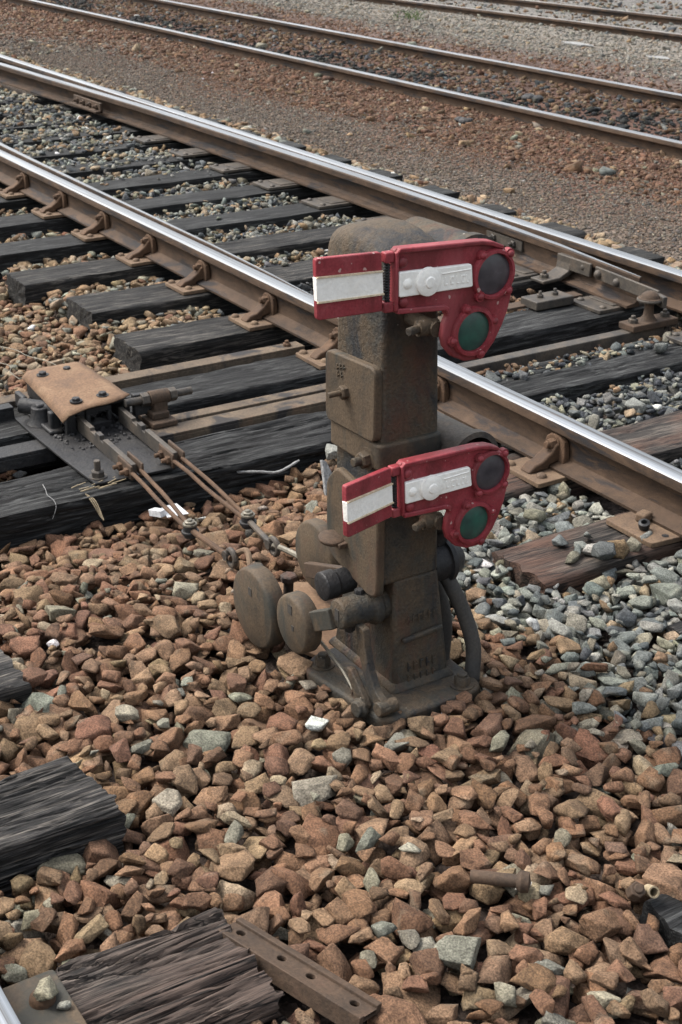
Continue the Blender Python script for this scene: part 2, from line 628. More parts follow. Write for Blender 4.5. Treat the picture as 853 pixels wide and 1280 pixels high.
def level(x, y):
    """height of the finished ballast / dirt surface"""
    x = np.asarray(x, float)
    y = np.asarray(y, float)
    z = np.full(np.broadcast(x, y).shape, -0.015)
    # left of the signal the heap falls towards the big timber
    z = z - 0.075 * sstep(-0.75, -1.25, x) * (y < -0.45) * sstep(-0.3, -0.8, y)
    z = z + 0.0 * x
    z = np.where((x < -1.6) & (y < -0.3), -0.085, z)
    # clean-ish cribs that hold the rods
    z = np.where((x < -1.56) & (x > -1.95), -0.115, z)
    z = np.where((x < -2.12) & (x > -2.5) & (y < 0.2), -0.105, z)
    z = np.where((x < -2.5) & (y > -0.62) & (y < 0.1), -0.04, z)
    z = np.where((x < -1.3) & (y > 0.1) & (y < 1.5) & ~((x < -1.56) & (x > -1.95)), -0.012 + 0.024 * sstep(-3.0, -7.0, x), z)
    z = np.where((x > -1.3) & (y > -0.12) & (y < 1.5), -0.006, z)
    z = z - 0.014 * np.exp(-((x + 0.08) ** 2 + (y + 1.22) ** 2) / 0.13 ** 2)
    z = np.where((x > -0.9) & (y <= -0.12) & (y > -0.8), -0.012, z)
    # the shoulder beyond the far rail, then the dirt yard
    z = np.where((x > -1.63) & (x < -1.475) & (y > 0.12) & (y < 1.5), 0.020, z)
    z = np.where(y > 1.5, -0.012 - 0.075 * sstep(1.75, 2.4, y), z)
    z = z - 0.055 * sstep(2.6, 4.2, y) - 0.21 * sstep(6.2, 10.0, y)
    return z


def ground_z(x, y):
    """the dirt sheet: at the surface out in the yard, hidden below the stones near the track"""
    f = sstep(1.95, 2.5, y)
    return level(x, y) - 0.055 * (1 - f)


def build_ground():
    xs = np.concatenate([np.linspace(-320, -34, 20), np.linspace(-30, -12.4, 45), np.arange(-12, 2.6, 0.05), np.linspace(3, 9, 12), np.linspace(12, 320, 18)])
    ys = np.concatenate([np.linspace(-320, -9, 18), np.linspace(-8, -3, 12), np.arange(-2.8, 12.2, 0.05), np.linspace(12.6, 40, 40), np.linspace(50, 420, 18)])
    X, Y = np.meshgrid(xs, ys, indexing='ij')
    Z = ground_z(X, Y)
    amp = 0.012 * sstep(1.9, 3.0, Y)
    nz = np.array([mnoise.noise((a * 2.3, b * 2.3, 0)) + 0.5 * mnoise.noise((a * 7, b * 7, 3)) for a, b in zip(X.ravel(), Y.ravel())]).reshape(X.shape)
    Z = Z + amp * nz
    nx, ny = X.shape
    co = np.stack([X, Y, Z], -1).reshape(-1, 3)
    i = np.arange(nx * ny).reshape(nx, ny)
    q = np.stack([i[:-1, :-1], i[1:, :-1], i[1:, 1:], i[:-1, 1:]], -1).reshape(-1, 4)
    me = bpy.data.meshes.new('ground')
    me.vertices.add(len(co))
    me.vertices.foreach_set('co', co.ravel())
    me.loops.add(q.size)
    me.loops.foreach_set('vertex_index', q.ravel())
    me.polygons.add(len(q))
    me.polygons.foreach_set('loop_start', np.arange(0, q.size, 4))
    me.update(calc_edges=True)
    me.validate()
    o = finish('ground', me, 'ground', smooth=180)
    o['kind'] = 'structure'
    return o


ground = build_ground()


# ------------------------------------------------------------------ sleepers
def fnoise(x, y, z):
    return mnoise.noise((x, y, z))


def sleeper_mesh(x0, x1, y0, y1, zt, h=0.13, k=10, dy=0.05, amp=0.003, seed=0, ragged=0.01, fine=45.0, skew=0.0):
    """timber laid along Y: subdivided box whose faces are displaced by cracks that run along the grain"""
    w = x1 - x0
    cx = (x0 + x1) / 2
    ring = []
    nx_, nz_ = k, max(3, int(k * h / w))
    for i in range(nx_):
        ring.append((-0.5 + i / nx_, 0.5))
    for i in range(nz_):
        ring.append((0.5, 0.5 - i / nz_))
    for i in range(nx_):
        ring.append((0.5 - i / nx_, -0.5))
    for i in range(nz_):
        ring.append((-0.5, -0.5 + i / nz_))
    m = len(ring)
    ny = max(2, int((y1 - y0) / dy))
    verts = []
    faces = []
    sx = seed * 13.7
    for j in range(ny + 1):
        t = j / ny
        yb = y0 + (y1 - y0) * t
        for (u, v) in ring:
            px, pz = u * w, v * h
            # knock the arrises off
            e = max(0.0, abs(u) - 0.46) * max(0.0, abs(v) - 0.42)
            px *= 1 - e * 8
            pz *= 1 - e * 10
            endf = max(0.0, 1 - (yb - y0) / 0.12)
            endb = max(0.0, 1 - (y1 - yb) / 0.12)
            yy = yb + ragged * (endf - endb) * (1.2 * fnoise(px * 28 + sx, pz * 28, 1) + 0.5 * fnoise(px * 70 + sx, pz * 70, 2)) \
                + skew * px * endf - skew * px * endb
            warp = 0.9 * fnoise(px * 3 + sx, yb * 2.2, pz * 3)
            n1 = fnoise(px * fine + warp * 3.4 + sx, yb * 2.4, pz * fine)
            n2 = fnoise(px * fine * 2.3 + sx, yb * 3.1 + 9, pz * fine * 2.3)
            n3 = fnoise(px * 9 + sx, yb * 4, pz * 9)
            crack = max(0.0, 1 - abs(n1) * 7.0) ** 1.3 + 0.6 * max(0.0, 1 - abs(n2) * 7.0)
            md = max(0.15, 0.75 + 1.6 * fnoise(px * 14 + sx, yb * 3.5, pz * 14 + 4))
            d = -amp * 1.5 * crack * md + amp * 0.4 * n2 + amp * 0.9 * n3 + amp * 0.8 * n1
            nxn = (1 if u > 0.49 else -1 if u < -0.49 else 0)
            nzn = (1 if v > 0.49 else -1 if v < -0.49 else 0)
            verts.append((cx + px + nxn * d, yy, zt - h / 2 + pz + nzn * d))
    for j in range(ny):
        for i in range(m):
            a = j * m + i
            b_ = j * m + (i + 1) % m
            faces.append((a, b_, b_ + m, a + m))
    # ends: inset ring then fan
    for (j, sgn) in ((0, 1), (ny, -1)):
        base = len(verts)
        for i in range(m):
            p = verts[j * m + i]
            u, v = ring[i]
            yc = (y0 if sgn > 0 else y1)
            dn = ragged * 0.7 * fnoise(u * 6 + sx, v * 5, 7 + j)
            verts.append((cx + (p[0] - cx) * 0.55, yc + dn - sgn * 0.002, zt - h / 2 + (p[2] - zt + h / 2) * 0.5))
        cidx = len(verts)
        verts.append((cx, (y0 if sgn > 0 else y1), zt - h / 2))
        for i in range(m):
            i2 = (i + 1) % m
            f = (j * m + i, base + i, base + i2, j * m + i2)
            g2 = (base + i, cidx, base + i2)
            if sgn < 0:
                f = f[::-1]
                g2 = g2[::-1]
            faces.append(f)
            faces.append(g2)
    me = bpy.data.meshes.new('sleeper')
    me.from_pydata(verts, [], faces)
    bm = bmesh.new()
    bm.from_mesh(me)
    bmesh.ops.recalc_face_normals(bm, faces=bm.faces[:])
    bm.to_mesh(me)
    bm.free()
    return me


SLEEPERS = []     # (x0,x1,y0,y1,ztop)


def sleeper(x0, x1, y0, y1, zt, mat, label, group, name='sleeper', **kw):
    sm = kw.pop('smooth', 50)
    me = sleeper_mesh(x0, x1, y0, y1, zt, **kw)
    SLEEPERS.append((x0, x1, y0, y1, zt))
    o = finish(name, me, mat, smooth=sm, origin=((x0 + x1) / 2, y0, zt))
    tag(o, label, 'sleeper', group)
    return o


GS = 'timber sleepers under the turnout'
tie_specs = [
    (-0.42, -0.185, -0.535, 2.07, 0.012, 'wood_red', 'reddish brown sleeper with grey stones lying on it, right of the signal'),
    (-0.95, -0.70, -0.36, 2.07, 0.012, 'wood_red', 'dark brown sleeper nearly buried in grey stone just behind the lower signal arm'),
    (-2.755, -2.50, -0.645, 2.07, 0.012, 'wood_grey', 'thick black sleeper whose squared end is nearest the long rusty rod'),
    (-3.345, -3.06, -0.605, 2.07, 0.012, 'wood_grey', 'split black sleeper second from the rusty rod, ending in brown stones'),
    (-3.87, -3.63, -0.69, 2.07, 0.010, 'wood_grey', 'black sleeper third from the rusty rod, light stones either side of its end'),
    (-4.42, -4.18, -0.66, 2.07, 0.010, 'wood_black', 'black sleeper fourth from the rusty rod, running off the left edge'),
    (-4.98, -4.74, -0.68, 2.07, 0.008, 'wood_black', 'fifth black sleeper beyond the rusty rod, seen best between the rails'),
    (-5.54, -5.30, -0.66, 2.07, 0.006, 'wood_black', 'sixth black sleeper beyond the rusty rod, between the rails'),
    (-6.10, -5.86, -0.66, 2.07, 0.004, 'wood_black', 'seventh sleeper up the track, half hidden in grey stones'),
    (-6.66, -6.42, -0.66, 2.02, 0.004, 'wood_black', 'eighth sleeper up the track, half hidden in grey stones'),
    (-7.22, -6.98, -0.66, 2.04, 0.003, 'wood_black', 'sleeper just short of the bolted joint in the far blade'),
    (-7.78, -7.54, -0.66, 2.02, 0.003, 'wood_black', 'sleeper directly beneath the bolted joint in the far blade'),
    (-8.34, -8.10, -0.66, 2.02, 0.002, 'wood_black', 'distant sleeper just past the bolted joint in the far blade'),
    (-8.90, -8.66, -0.66, 2.02, 0.002, 'wood_black', 'most distant sleeper visible between the rails at the left edge'),
]
sd_ = 1
for (a, b, c, d, z, mt, lb) in tie_specs:
    near = a > -4
    sleeper(a, b, c, d, z, mt, lb, GS, k=16 if near else 9, dy=0.035 if near else 0.09, amp=0.0035 if near else 0.003, seed=sd_,
            ragged=0.012 if near else 0.03, h=0.14)
    sd_ += 1
sleeper(0.12, 0.36, -0.40, 2.0, 0.0, 'wood_grey', 'dark sleeper end poking out of grey stones at the right edge', GS, k=10, dy=0.08, seed=31, h=0.13)
# the two long timbers that carry the point mechanism
sleeper(-2.165, -1.915, -2.9, 2.25, 0.012, 'wood_black', 'long black timber between the rusty rod and the twin channel rods', 'long timbers under the point mechanism',
        name='long_timber', k=16, dy=0.04, amp=0.004, seed=21, h=0.15)
sleeper(-1.60, -1.335, -2.6, 2.10, 0.008, 'wood_black', 'long black timber nearest the brown stones, carrying the dark bolted plate', 'long timbers under the point mechanism',
        name='long_timber', k=44, dy=0.025, amp=0.006, seed=22, h=0.17, fine=38)
# sleepers of the neighbouring track, bottom left
GB = 'sleeper ends at the lower left'
sleeper(-0.66, -0.41, -2.7, -1.862, 0.02, 'wood_front_dark', 'black sleeper end jutting in at the left edge, highest of the three', GB, k=24, dy=0.015, amp=0.005, seed=41, ragged=0.012, h=0.14)
sleeper(-0.055, 0.175, -2.9, -1.90, 0.052, 'wood_front_dark', 'big charcoal sleeper end with deep cracks, middle one of three at the lower left', GB, k=90, dy=0.012, amp=0.0080, seed=42,
        ragged=0.015, h=0.15, skew=-0.12, fine=42, smooth=60)
sleeper(0.50, 0.755, -2.9, -1.858, 0.034, 'wood_front', 'brown-grey furrowed sleeper end under the bottom edge of the picture', GB, k=96, dy=0.012, amp=0.0105, seed=44,
        ragged=0.020, h=0.15, fine=36, smooth=60)
sleeper(0.86, 1.09, -1.16, 0.4, -0.005, 'wood_black', 'dark sleeper corner half buried at the lower right edge', 'buried sleeper at the right edge', k=20, dy=0.03, amp=0.005, seed=45, h=0.14)


# ------------------------------------------------------------------ rails
PROF = [(0.065, 0.0), (0.066, 0.009), (0.034, 0.018), (0.012, 0.028), (0.0085, 0.045), (0.0085, 0.085), (0.013, 0.097),
        (0.033, 0.105), (0.036, 0.110), (0.0355, 0.131), (0.033, 0.1375), (0.027, 0.1405), (0.0, 0.1425)]


def loft(sections, close=True):
    """sections: list of lists of (x,y,z), equal length"""
    n = len(sections[0])
    verts = [p for s in sections for p in s]
    faces = []
    for j in range(len(sections) - 1):
        for i in range(n):
            a = j * n + i
            b_ = j * n + (i + 1) % n
            faces.append((a, b_, b_ + n, a + n))
    faces.append(tuple(range(n))[::-1])
    faces.append(tuple((len(sections) - 1) * n + i for i in range(n)))
    me = bpy.data.meshes.new('loft')
    me.from_pydata(verts, [], faces)
    bm = bmesh.new()
    bm.from_mesh(me)
    bmesh.ops.recalc_face_normals(bm, faces=bm.faces[:])
    bm.to_mesh(me)
    bm.free()
    return me


def rail(p0, p1, zbase, label, group, top='rail_top', zshine=0.1365, cat='rail', step=1.5, curve=0.0):
    p0 = Vector(p0)
    p1 = Vector(p1)
    L = (p1 - p0).length
    n = max(2, int(L / step))
    full = [(a, z) for a, z in PROF] + [(-a, z) for a, z in PROF[-2::-1]]
    secs = []
    t = (p1 - p0).normalized()
    side = Vector((-t.y, t.x, 0))
    for j in range(n + 1):
        q = p0.lerp(p1, j / n)
        secs.append([tuple(q + side * a + Vector((0, 0, zbase + z))) for a, z in full])
    me = loft(secs)
    o = finish('rail', me, ['rail_side', top], smooth=30, origin=(p1.x, p1.y, zbase))
    for p in me.polygons:
        zz = [me.vertices[i].co.z for i in p.vertices]
        if min(zz) > zshine - 0.001 and len(p.vertices) == 4:
            p.material_index = 1
    tag(o, label, cat, group)
    return o


ZB = 0.028
rail((-24, 0, 0), (4, 0, 0), ZB, 'nearest running rail, shiny on top, passing just behind the signal', 'rails of the turnout')
rail((-24, 1.505, 0), (4, 1.505, 0), ZB, 'shiny outer rail of the turnout with the long open blade beside it', 'rails of the turnout')
rail((-34, 4.41, 0), (8, 4.41, 0), -0.172, 'brown-sided rail of the middle track, the nearer of the pair', 'rails of the middle track', zshine=0.1355)
rail((-40, 5.918, 0), (8, 5.918, 0), -0.172, 'brown-sided rail of the middle track, the farther of the pair', 'rails of the middle track', zshine=0.1355)
d3 = Vector((5.52, 0.36, 0)).normalized()
rail(Vector((-11.08, 10.46, 0)) - d3 * 45, Vector((-11.08, 10.46, 0)) + d3 * 20, -0.392, 'dull rail of the farthest track, the nearer of the pair at the top right', 'rails of the farthest track', top='rail_top_dull', zshine=0.135)
rail(Vector((-12.2, 11.90, 0)) - d3 * 45, Vector((-12.2, 11.90, 0)) + d3 * 20, -0.392, 'dull rail of the farthest track, right at the top edge', 'rails of the farthest track', top='rail_top_dull', zshine=0.135)
rail((-3, -2.317, 0), (3, -2.317, 0), ZB + 0.0, 'bright rail head just cutting the bottom left corner', 'rail at the bottom left corner')


def blade(path, sgn, label, joint_x=None):
    """path: (x, y of the head side that faces the stock rail, head width); sgn = side of the foot (-1: towards -Y)"""
    root = thing('switch_blade', label, 'switch blade', (path[-1][0], path[-1][1], ZB), 'switch blades of the turnout')
    secs = []
    xs = np.linspace(path[0][0], path[-1][0], 40)
    pa = np.array(path)
    for x in xs:
        y = np.interp(x, pa[:, 0], pa[:, 1])
        w = np.interp(x, pa[:, 0], pa[:, 2])
        zt = ZB + 0.1415 - 0.016 * max(0, (x - (path[-1][0] - 0.9)) / 0.9)
        web = min(0.016, w * 0.8)
        ft = 0.06
        P = [(0, 0), (0, zt - ZB - 0.003), (0.003, zt - ZB)]
        P += [(max(w - 0.005, 0.005), zt - ZB), (w, zt - ZB - 0.006), (w, zt - ZB - 0.032), (max(web, w * 0.5), zt - ZB - 0.042),
              (web, 0.05), (web + 0.002, 0.03), (web + 0.015, 0.016), (web + ft, 0.010), (web + ft, 0.0)]
        secs.append([(x, y + sgn * a, ZB + 0.004 + z) for a, z in P])
    me = loft(secs)
    o = finish('blade_rail', me, ['rail_side', 'rail_top'], root, smooth=30)
    zt0 = max(v.co.z for v in me.vertices)
    for p in me.polygons:
        if abs(p.normal.z) > 0.8 and p.center.z > 0.11 and len(p.vertices) == 4:
            p.material_index = 1
    return root


far_blade = blade([(-24, 1.10, 0.07), (-12, 1.24, 0.07), (-9.5, 1.345, 0.07), (-6.8, 1.432, 0.068), (-4.4, 1.440, 0.062), (-3.2, 1.425, 0.055), (-2.4, 1.392, 0.03), (-1.9, 1.352, 0.012)], -1,
                  'long open switch blade inside the far rail, its thin tip beside the drive crank')
near_blade = blade([(-24, 0.30, 0.07), (-9, 0.115, 0.07), (-6.5, 0.070, 0.04), (-5.5, 0.056, 0.032), (-3.6, 0.047, 0.022), (-2.9, 0.043, 0.020), (-2.15, 0.038, 0.010)], 1,
                   'closed switch blade pressed against the inside of the nearest rail')

# joint bars bolted on the far blade
mb = MB()
mb.box(-7.98, -7.48, 1.305, 1.325, ZB + 0.03, ZB + 0.098)
mb.box(-7.98, -7.48, 1.268, 1.325, ZB + 0.03, ZB + 0.045)
mb.obj('joint_bar', 'rust_dark', far_blade, bevel=0.003)
for k in range(4):
    MB().hexbolt((-7.90 + k * 0.12, 1.306, ZB + 0.068), (0, -1, 0), 0.02, 0.016, 0.02).obj('bolt', 'rust_dark', far_blade)
mb = MB()
mb.box(-2.99, -2.72, 1.375, 1.39, ZB + 0.05, ZB + 0.098)
mb.obj('joint_bar', 'worn_steel', far_blade, bevel=0.003)
for k in (0, 1):
    MB().hexbolt((-2.93 + k * 0.15, 1.376, ZB + 0.075), (0, -1, 0), 0.018, 0.015, 0.018).obj('bolt', 'worn_steel', far_blade)

# ------------------------------------------------------------------ rail chairs along the near rail
brace_poly = [(-0.150, 0.0), (-0.125, 0.022), (-0.095, 0.03), (-0.062, 0.052), (-0.046, 0.075), (-0.030, 0.078), (-0.012, 0.078),
              (-0.012, 0.024), (-0.068, 0.013), (-0.070, 0.0)]


def make_chair():
    """rail chair at x = 0 on the near side of the rail at y = 0, z = 0 being the plate's underside"""
    r = thing('rail_chair', 'x', 'rail chair', (0, 0, 0), 'rail chairs on the near side of the nearest rail')
    poly = rounded([(-0.095, -0.168), (0.095, -0.168), (0.095, 0.09), (-0.095, 0.09)], 0.008, 2)
    MB().prism(poly, 'z', 0.0, 0.0155).obj('base_plate', 'rust_light', r, bevel=0.002)
    mb = MB()
    mb.prism([(a, b + 0.0155) for a, b in brace_poly], 'x', -0.026, 0.024)
    mb.obj('brace', 'rust', r, bevel=0.008, bseg=3)
    # upright rounded flange that lies against the rail web
    up = [(-0.048, 0.028), (-0.048, 0.075), (-0.040, 0.100), (-0.022, 0.113), (0.0, 0.117), (0.022, 0.113), (0.040, 0.100), (0.048, 0.075), (0.048, 0.028)]
    MB().prism(up, 'y', -0.034, -0.012).obj('flange', 'rust', r, bevel=0.004)
    MB().hexbolt((0, -0.034, 0.088), (0, -1, 0), 0.0175, 0.022, 0.010, 0.011, 0.024).obj('bolt', 'rust', r)
    for sx, sy in ((-0.072, -0.145), (0.055, -0.125)):
        MB().dome((sx, sy, 0.0155), (0, 0, 1), 0.017, 0.013).obj('spike_head', 'rust_light', r)
    return r


chair0 = make_chair()


def copy_thing(root, loc, label, group=None, rotz=0):
    r = root.copy()
    C.objects.link(r)
    r.location = loc
    r.rotation_euler = (0, 0, rotz)
    r['label'] = label
    if group:
        r['group'] = group
    for ch in root.children:
        c = ch.copy()
        C.objects.link(c)
        c.parent = r
    return r


chairs = [(-0.77, 'rusty rail chair right of the signal arms, its big hex bolt showing'),
          (-1.40, 'rusty rail chair half hidden by the column, between the two signal arms'),
          (-2.04, 'rusty rail chair tucked just behind the left side of the column'),
          (-2.59, 'rusty rail chair nearest the left flap of the upper signal arm, clear of the column'),
          (-3.19, 'rusty rail chair next but one up the rail from the column, on the split sleeper'),
          (-3.74, 'rusty rail chair up the rail, just left of the two web holes'),
          (-4.29, 'rusty rail chair on the fourth sleeper up from the rusty rod'),
          (-4.85, 'rusty rail chair just below where the rail leaves the left edge'),
          (-5.42, 'rusty rail chair cut by the left edge of the picture')]
for i, (x, lb) in enumerate(chairs):
    if i == 0:
        chair0.location = (x, 0, 0.0125)
        chair0['label'] = lb
    else:
        copy_thing(chair0, (x, 0, 0.0125), lb)
# plain plate with a clip at the right edge
r = thing('tie_plate', 'flat rusty tie plate with a square clip and spike on the reddish sleeper', 'tie plate', (-0.28, -0.1, 0.0125))
MB().prism(rounded([(-0.385, -0.162), (-0.195, -0.162), (-0.185, -0.05), (-0.185, 0.15), (-0.385, 0.15)], 0.01, 2), 'z', 0.0125, 0.028).obj('plate', 'rust_light', r, bevel=0.002)
MB().box(-0.335, -0.300, -0.098, -0.058, 0.028, 0.055, Matrix.Rotation(R(12), 3, 'Z')).obj('clip', 'rust_light', r, bevel=0.006)
MB().lathe((-0.275, -0.115, 0.028), (0.2, -0.3, 1), [(0, 0.012), (0.012, 0.016), (0.026, 0.016), (0.028, 0.009), (0.016, 0.008), (0.016, 0)], 16).obj('spike', 'iron_dark', r)
MB().cyl((-0.212, -0.095, 0.027), (-0.212, -0.095, 0.0288), 0.010, 12).obj('hole', 'iron_dark', r)

# slide plates under the far blade
slide = thing('slide_plate', 'x', 'slide plate', (0, 0, 0), 'slide plates under the far blade')
MB().prism(rounded([(-0.1, -0.33), (0.1, -0.33), (0.1, 0.12), (-0.1, 0.12)], 0.01, 2), 'z', 0.0, 0.0155).obj('plate', 'worn_steel', slide, bevel=0.002)
MB().box(-0.075, 0.075, -0.24, -0.09, 0.0155, 0.0205).obj('slide_block', 'worn_steel', slide, bevel=0.002)
for sx, sy in ((-0.07, -0.29), (0.07, -0.29)):
    MB().dome((sx, sy, 0.0155), (0, 0, 1), 0.016, 0.012).obj('spike_head', 'worn_steel', slide)
slides = [(-2.04, 'steel slide plate under the thin tip of the open blade'),
          (-2.63, 'steel slide plate right behind the upper signal lens'),
          (-3.2, 'steel slide plate partly behind the lamp barrel at the column top'),
          (-3.75, 'steel slide plate just above the cap of the signal'),
          (-4.30, 'steel slide plate a little left of the signal cap under the far blade'),
          (-4.86, 'second steel slide plate left of the signal cap under the far blade'),
          (-5.42, 'third steel slide plate left of the signal cap under the far blade'),
          (-5.98, 'fourth steel slide plate left of the signal cap under the far blade'),
          (-6.54, 'fifth steel slide plate left of the signal cap under the far blade'),
          (-1.47, 'slide plate at the right edge beyond the blade tip')]
for i, (x, lb) in enumerate(slides):
    if i == 0:
        slide.location = (x, 1.505, 0.0125)
        slide['label'] = lb
    else:
        copy_thing(slide, (x, 1.505, 0.0115), lb)
# bolt holes in the near rail web (bolts' dark ends)
# ------------------------------------------------------------------ rods across the track
ro = thing('flat_rod', 'long brown flat rod lying across the track, beyond the black timber', 'rod', (-2.2, -0.19, 0.03))
MB().box(-2.245, -2.175, -2.8, -0.10, 0.022, 0.032).box(-2.183, -2.175, -2.8, -0.10, -0.03, 0.022).obj('angle_bar', 'bar_rust', ro, bevel=0.002)
MB().hexbolt((-2.21, -0.16, 0.032), (0, 0, 1), 0.016, 0.012, 0.008).obj('bolt', 'rust', ro)

rb = thing('channel_rod', 'pair of brown channel bars running from the adjuster under the rail to the drive crank', 'rod', (-1.72, -0.95, 0.0))
MB().box(-1.800, -1.745, -0.99, 0.08, 0.006, 0.020).obj('bar', 'bar_rust', rb, bevel=0.002)
MB().box(-1.725, -1.670, 0.0, 1.28, -0.030, 0.0205).obj('bar', 'worn_steel', rb, bevel=0.003)
MB().box(-1.722, -1.640, -1.06, -0.002, 0.010, 0.020).box(-1.650, -1.640, -1.06, -0.002, -0.045, 0.010).obj('bar', 'bar_rust', rb, bevel=0.002)

# adjuster
ad = thing('rod_adjuster', 'threaded rod end with hex nuts in a bolted bracket beside the lock box', 'adjuster', (-1.76, -0.9, 0.03))
MB().box(-1.825, -1.70, -0.955, -0.865, 0.021, 0.040).box(-1.80, -1.73, -0.940, -0.880, 0.040, 0.064).obj('bracket', 'rust_dark', ad, bevel=0.004)
MB().cyl((-1.77, -1.02, 0.105), (-1.77, -0.78, 0.105), 0.013, 16).obj('threaded_shaft', 'worn_steel', ad)
MB().cyl((-1.77, -0.935, 0.105), (-1.77, -0.865, 0.105), 0.025, 20).box(-1.79, -1.75, -0.925, -0.875, 0.060, 0.10).obj('collar', 'rust_dark', ad, bevel=0.003)
MB().cyl((-1.77, -0.963, 0.105), (-1.77, -0.937, 0.105), 0.024, 6).obj('nut', 'worn_steel', ad, bevel=0.002)
MB().cyl((-1.77, -0.863, 0.105), (-1.77, -0.838, 0.105), 0.024, 6).obj('nut', 'worn_steel', ad, bevel=0.002)

# drive crank and brackets at the blade tip
dc = thing('blade_drive', 'drive crank post and bolted bracket at the tip of the open blade', 'point drive', (-1.7, 1.2, 0.0))
MB().box(-1.745, -1.655, 1.10, 1.34, 0.0205, 0.048).obj('foot_block', 'rust_dark', dc, bevel=0.004)
MB().lathe((-1.70, 1.215, 0.046), (0, 0, 1), [(0, 0.038), (0.02, 0.022), (0.05, 0.018), (0.082, 0.02), (0.083, 0.044), (0.092, 0.048), (0.094, 0.038), (0.105, 0.034), (0.116, 0.02), (0.12, 0)], 24).obj('crank_post', 'rust_dark', dc)
for yy in (1.135, 1.305):
    MB().hexbolt((-1.70, yy, 0.048), (0, 0, 1), 0.019, 0.018, 0.010).obj('bolt', 'worn_steel', dc)
MB().bar((-2.16, 1.335, 0.118), (-1.70, 1.262, 0.132), 0.012, 0.055).obj('link_bar', 'worn_steel', dc, bevel=0.004)
MB().bar((-1.75, 1.27, 0.128), (-1.64, 1.24, 0.128), 0.02, 0.045).cyl((-1.70, 1.215, 0.125), (-1.70, 1.215, 0.136), 0.052, 24).obj('link_eye', 'worn_steel', dc, bevel=0.003)
for k, (bx, by) in enumerate(((-2.13, 1.322), (-1.99, 1.302), (-2.33, 1.36), (-2.25, 1.35))):
    MB().dome((bx, by, 0.118), (0, -1, 0), 0.019, 0.02).obj('rivet', 'worn_steel', dc)
mb = MB()
mb.prism([(1.375, 0.09), (1.36, 0.145), (1.34, 0.145), (1.33, 0.085), (1.28, 0.062), (1.19, 0.058), (1.19, 0.044), (1.29, 0.046), (1.35, 0.07)], 'x', -2.42, -2.33)
mb.box(-2.42, -2.2, 1.335, 1.35, 0.085, 0.145)
mb.obj('blade_bracket', 'worn_steel', dc, bevel=0.004)
MB().hexbolt((-2.375, 1.23, 0.057), (0, 0, 1), 0.02, 0.018, 0.012, None, 0.028).obj('bolt', 'worn_steel', dc)
st = thing('stretcher_block', 'small black block with two bolts on the rod behind the upper lens', 'bracket', (-2.15, 1.05, 0.02))
MB().box(-2.21, -2.10, 0.97, 1.17, 0.018, 0.055).obj('block', 'worn_steel', st, bevel=0.004)
for yy in (1.03, 1.11):
    MB().hexbolt((-2.155, yy, 0.055), (0, 0, 1), 0.014, 0.014, 0.012).obj('bolt', 'worn_steel', st)
st2 = MB().box(-2.235, -2.17, 0.05, 1.28, 0.014, 0.026).obj('stretcher_rod', 'rust_dark', None, bevel=0.002, origin=(-2.2, 0.6, 0.02))
tag(st2, 'dark flat stretcher rod lying on the timber behind the green lens', 'rod')

# ------------------------------------------------------------------ lock box with rusty cover
lb = thing('lock_box', 'facing point lock with an orange rusty cover sheet and two notched bars', 'point lock', (-1.8, -1.1, 0.03))
# dirty base plate
bp = [(-2.05, -1.305), (-1.90, -1.306), (-1.62, -1.299), (-1.392, -1.288), (-1.385, -1.16), (-1.38, -1.03), (-1.72, -1.01), (-2.05, -1.02)]
MB().prism(bp, 'z', 0.0125, 0.0205).obj('base_plate', 'iron_dark', lb, bevel=0.001)


def cover_sheet():
    c00, c10, c11, c01 = Vector((-2.215, -1.213, .118)), Vector((-1.755, -1.245, .112)), Vector((-1.785, -0.995, .124)), Vector((-2.185, -1.008, .130))
    n, m = 16, 10
    verts, faces = [], []
    for i in range(n + 1):
        for j in range(m + 1):
            s, t = i / n, j / m
            p = c00.lerp(c10, s).lerp(c01.lerp(c11, s), t)
            bend = max(0, 1 - t * 9) * 0.022 + max(0, (s - 0.95) / 0.05) * (0.003 + 0.0025 * math.sin(t * 11)) + max(0, (t - 0.95) / 0.05) * 0.003 - max(0, s + t - 1.9) * 0.08
            p.z += -bend + 0.004 * math.sin(s * 3.1) + 0.002 * mnoise.noise((s * 4, t * 4, 0))
            verts.append(tuple(p))
    for i in range(n):
        for j in range(m):
            a = i * (m + 1) + j
            faces.append((a, a + m + 1, a + m + 2, a + 1))
    me = bpy.data.meshes.new('cover')
    me.from_pydata(verts, [], faces)
    o = finish('cover_sheet', me, 'rust_orange', lb, smooth=40)
    sm = o.modifiers.new('solid', 'SOLIDIFY')
    sm.thickness = 0.004
    sm.offset = -1
    return o


cover_sheet()
for bx, by in ((-2.13, -1.165), (-2.135, -1.075), (-1.83, -1.165), (-1.835, -1.07)):
    MB().hexbolt((bx, by, 0.122), (0, 0, 1), 0.014, 0.010, 0.0, None, 0.021).obj('cover_bolt', 'iron_dark', lb)
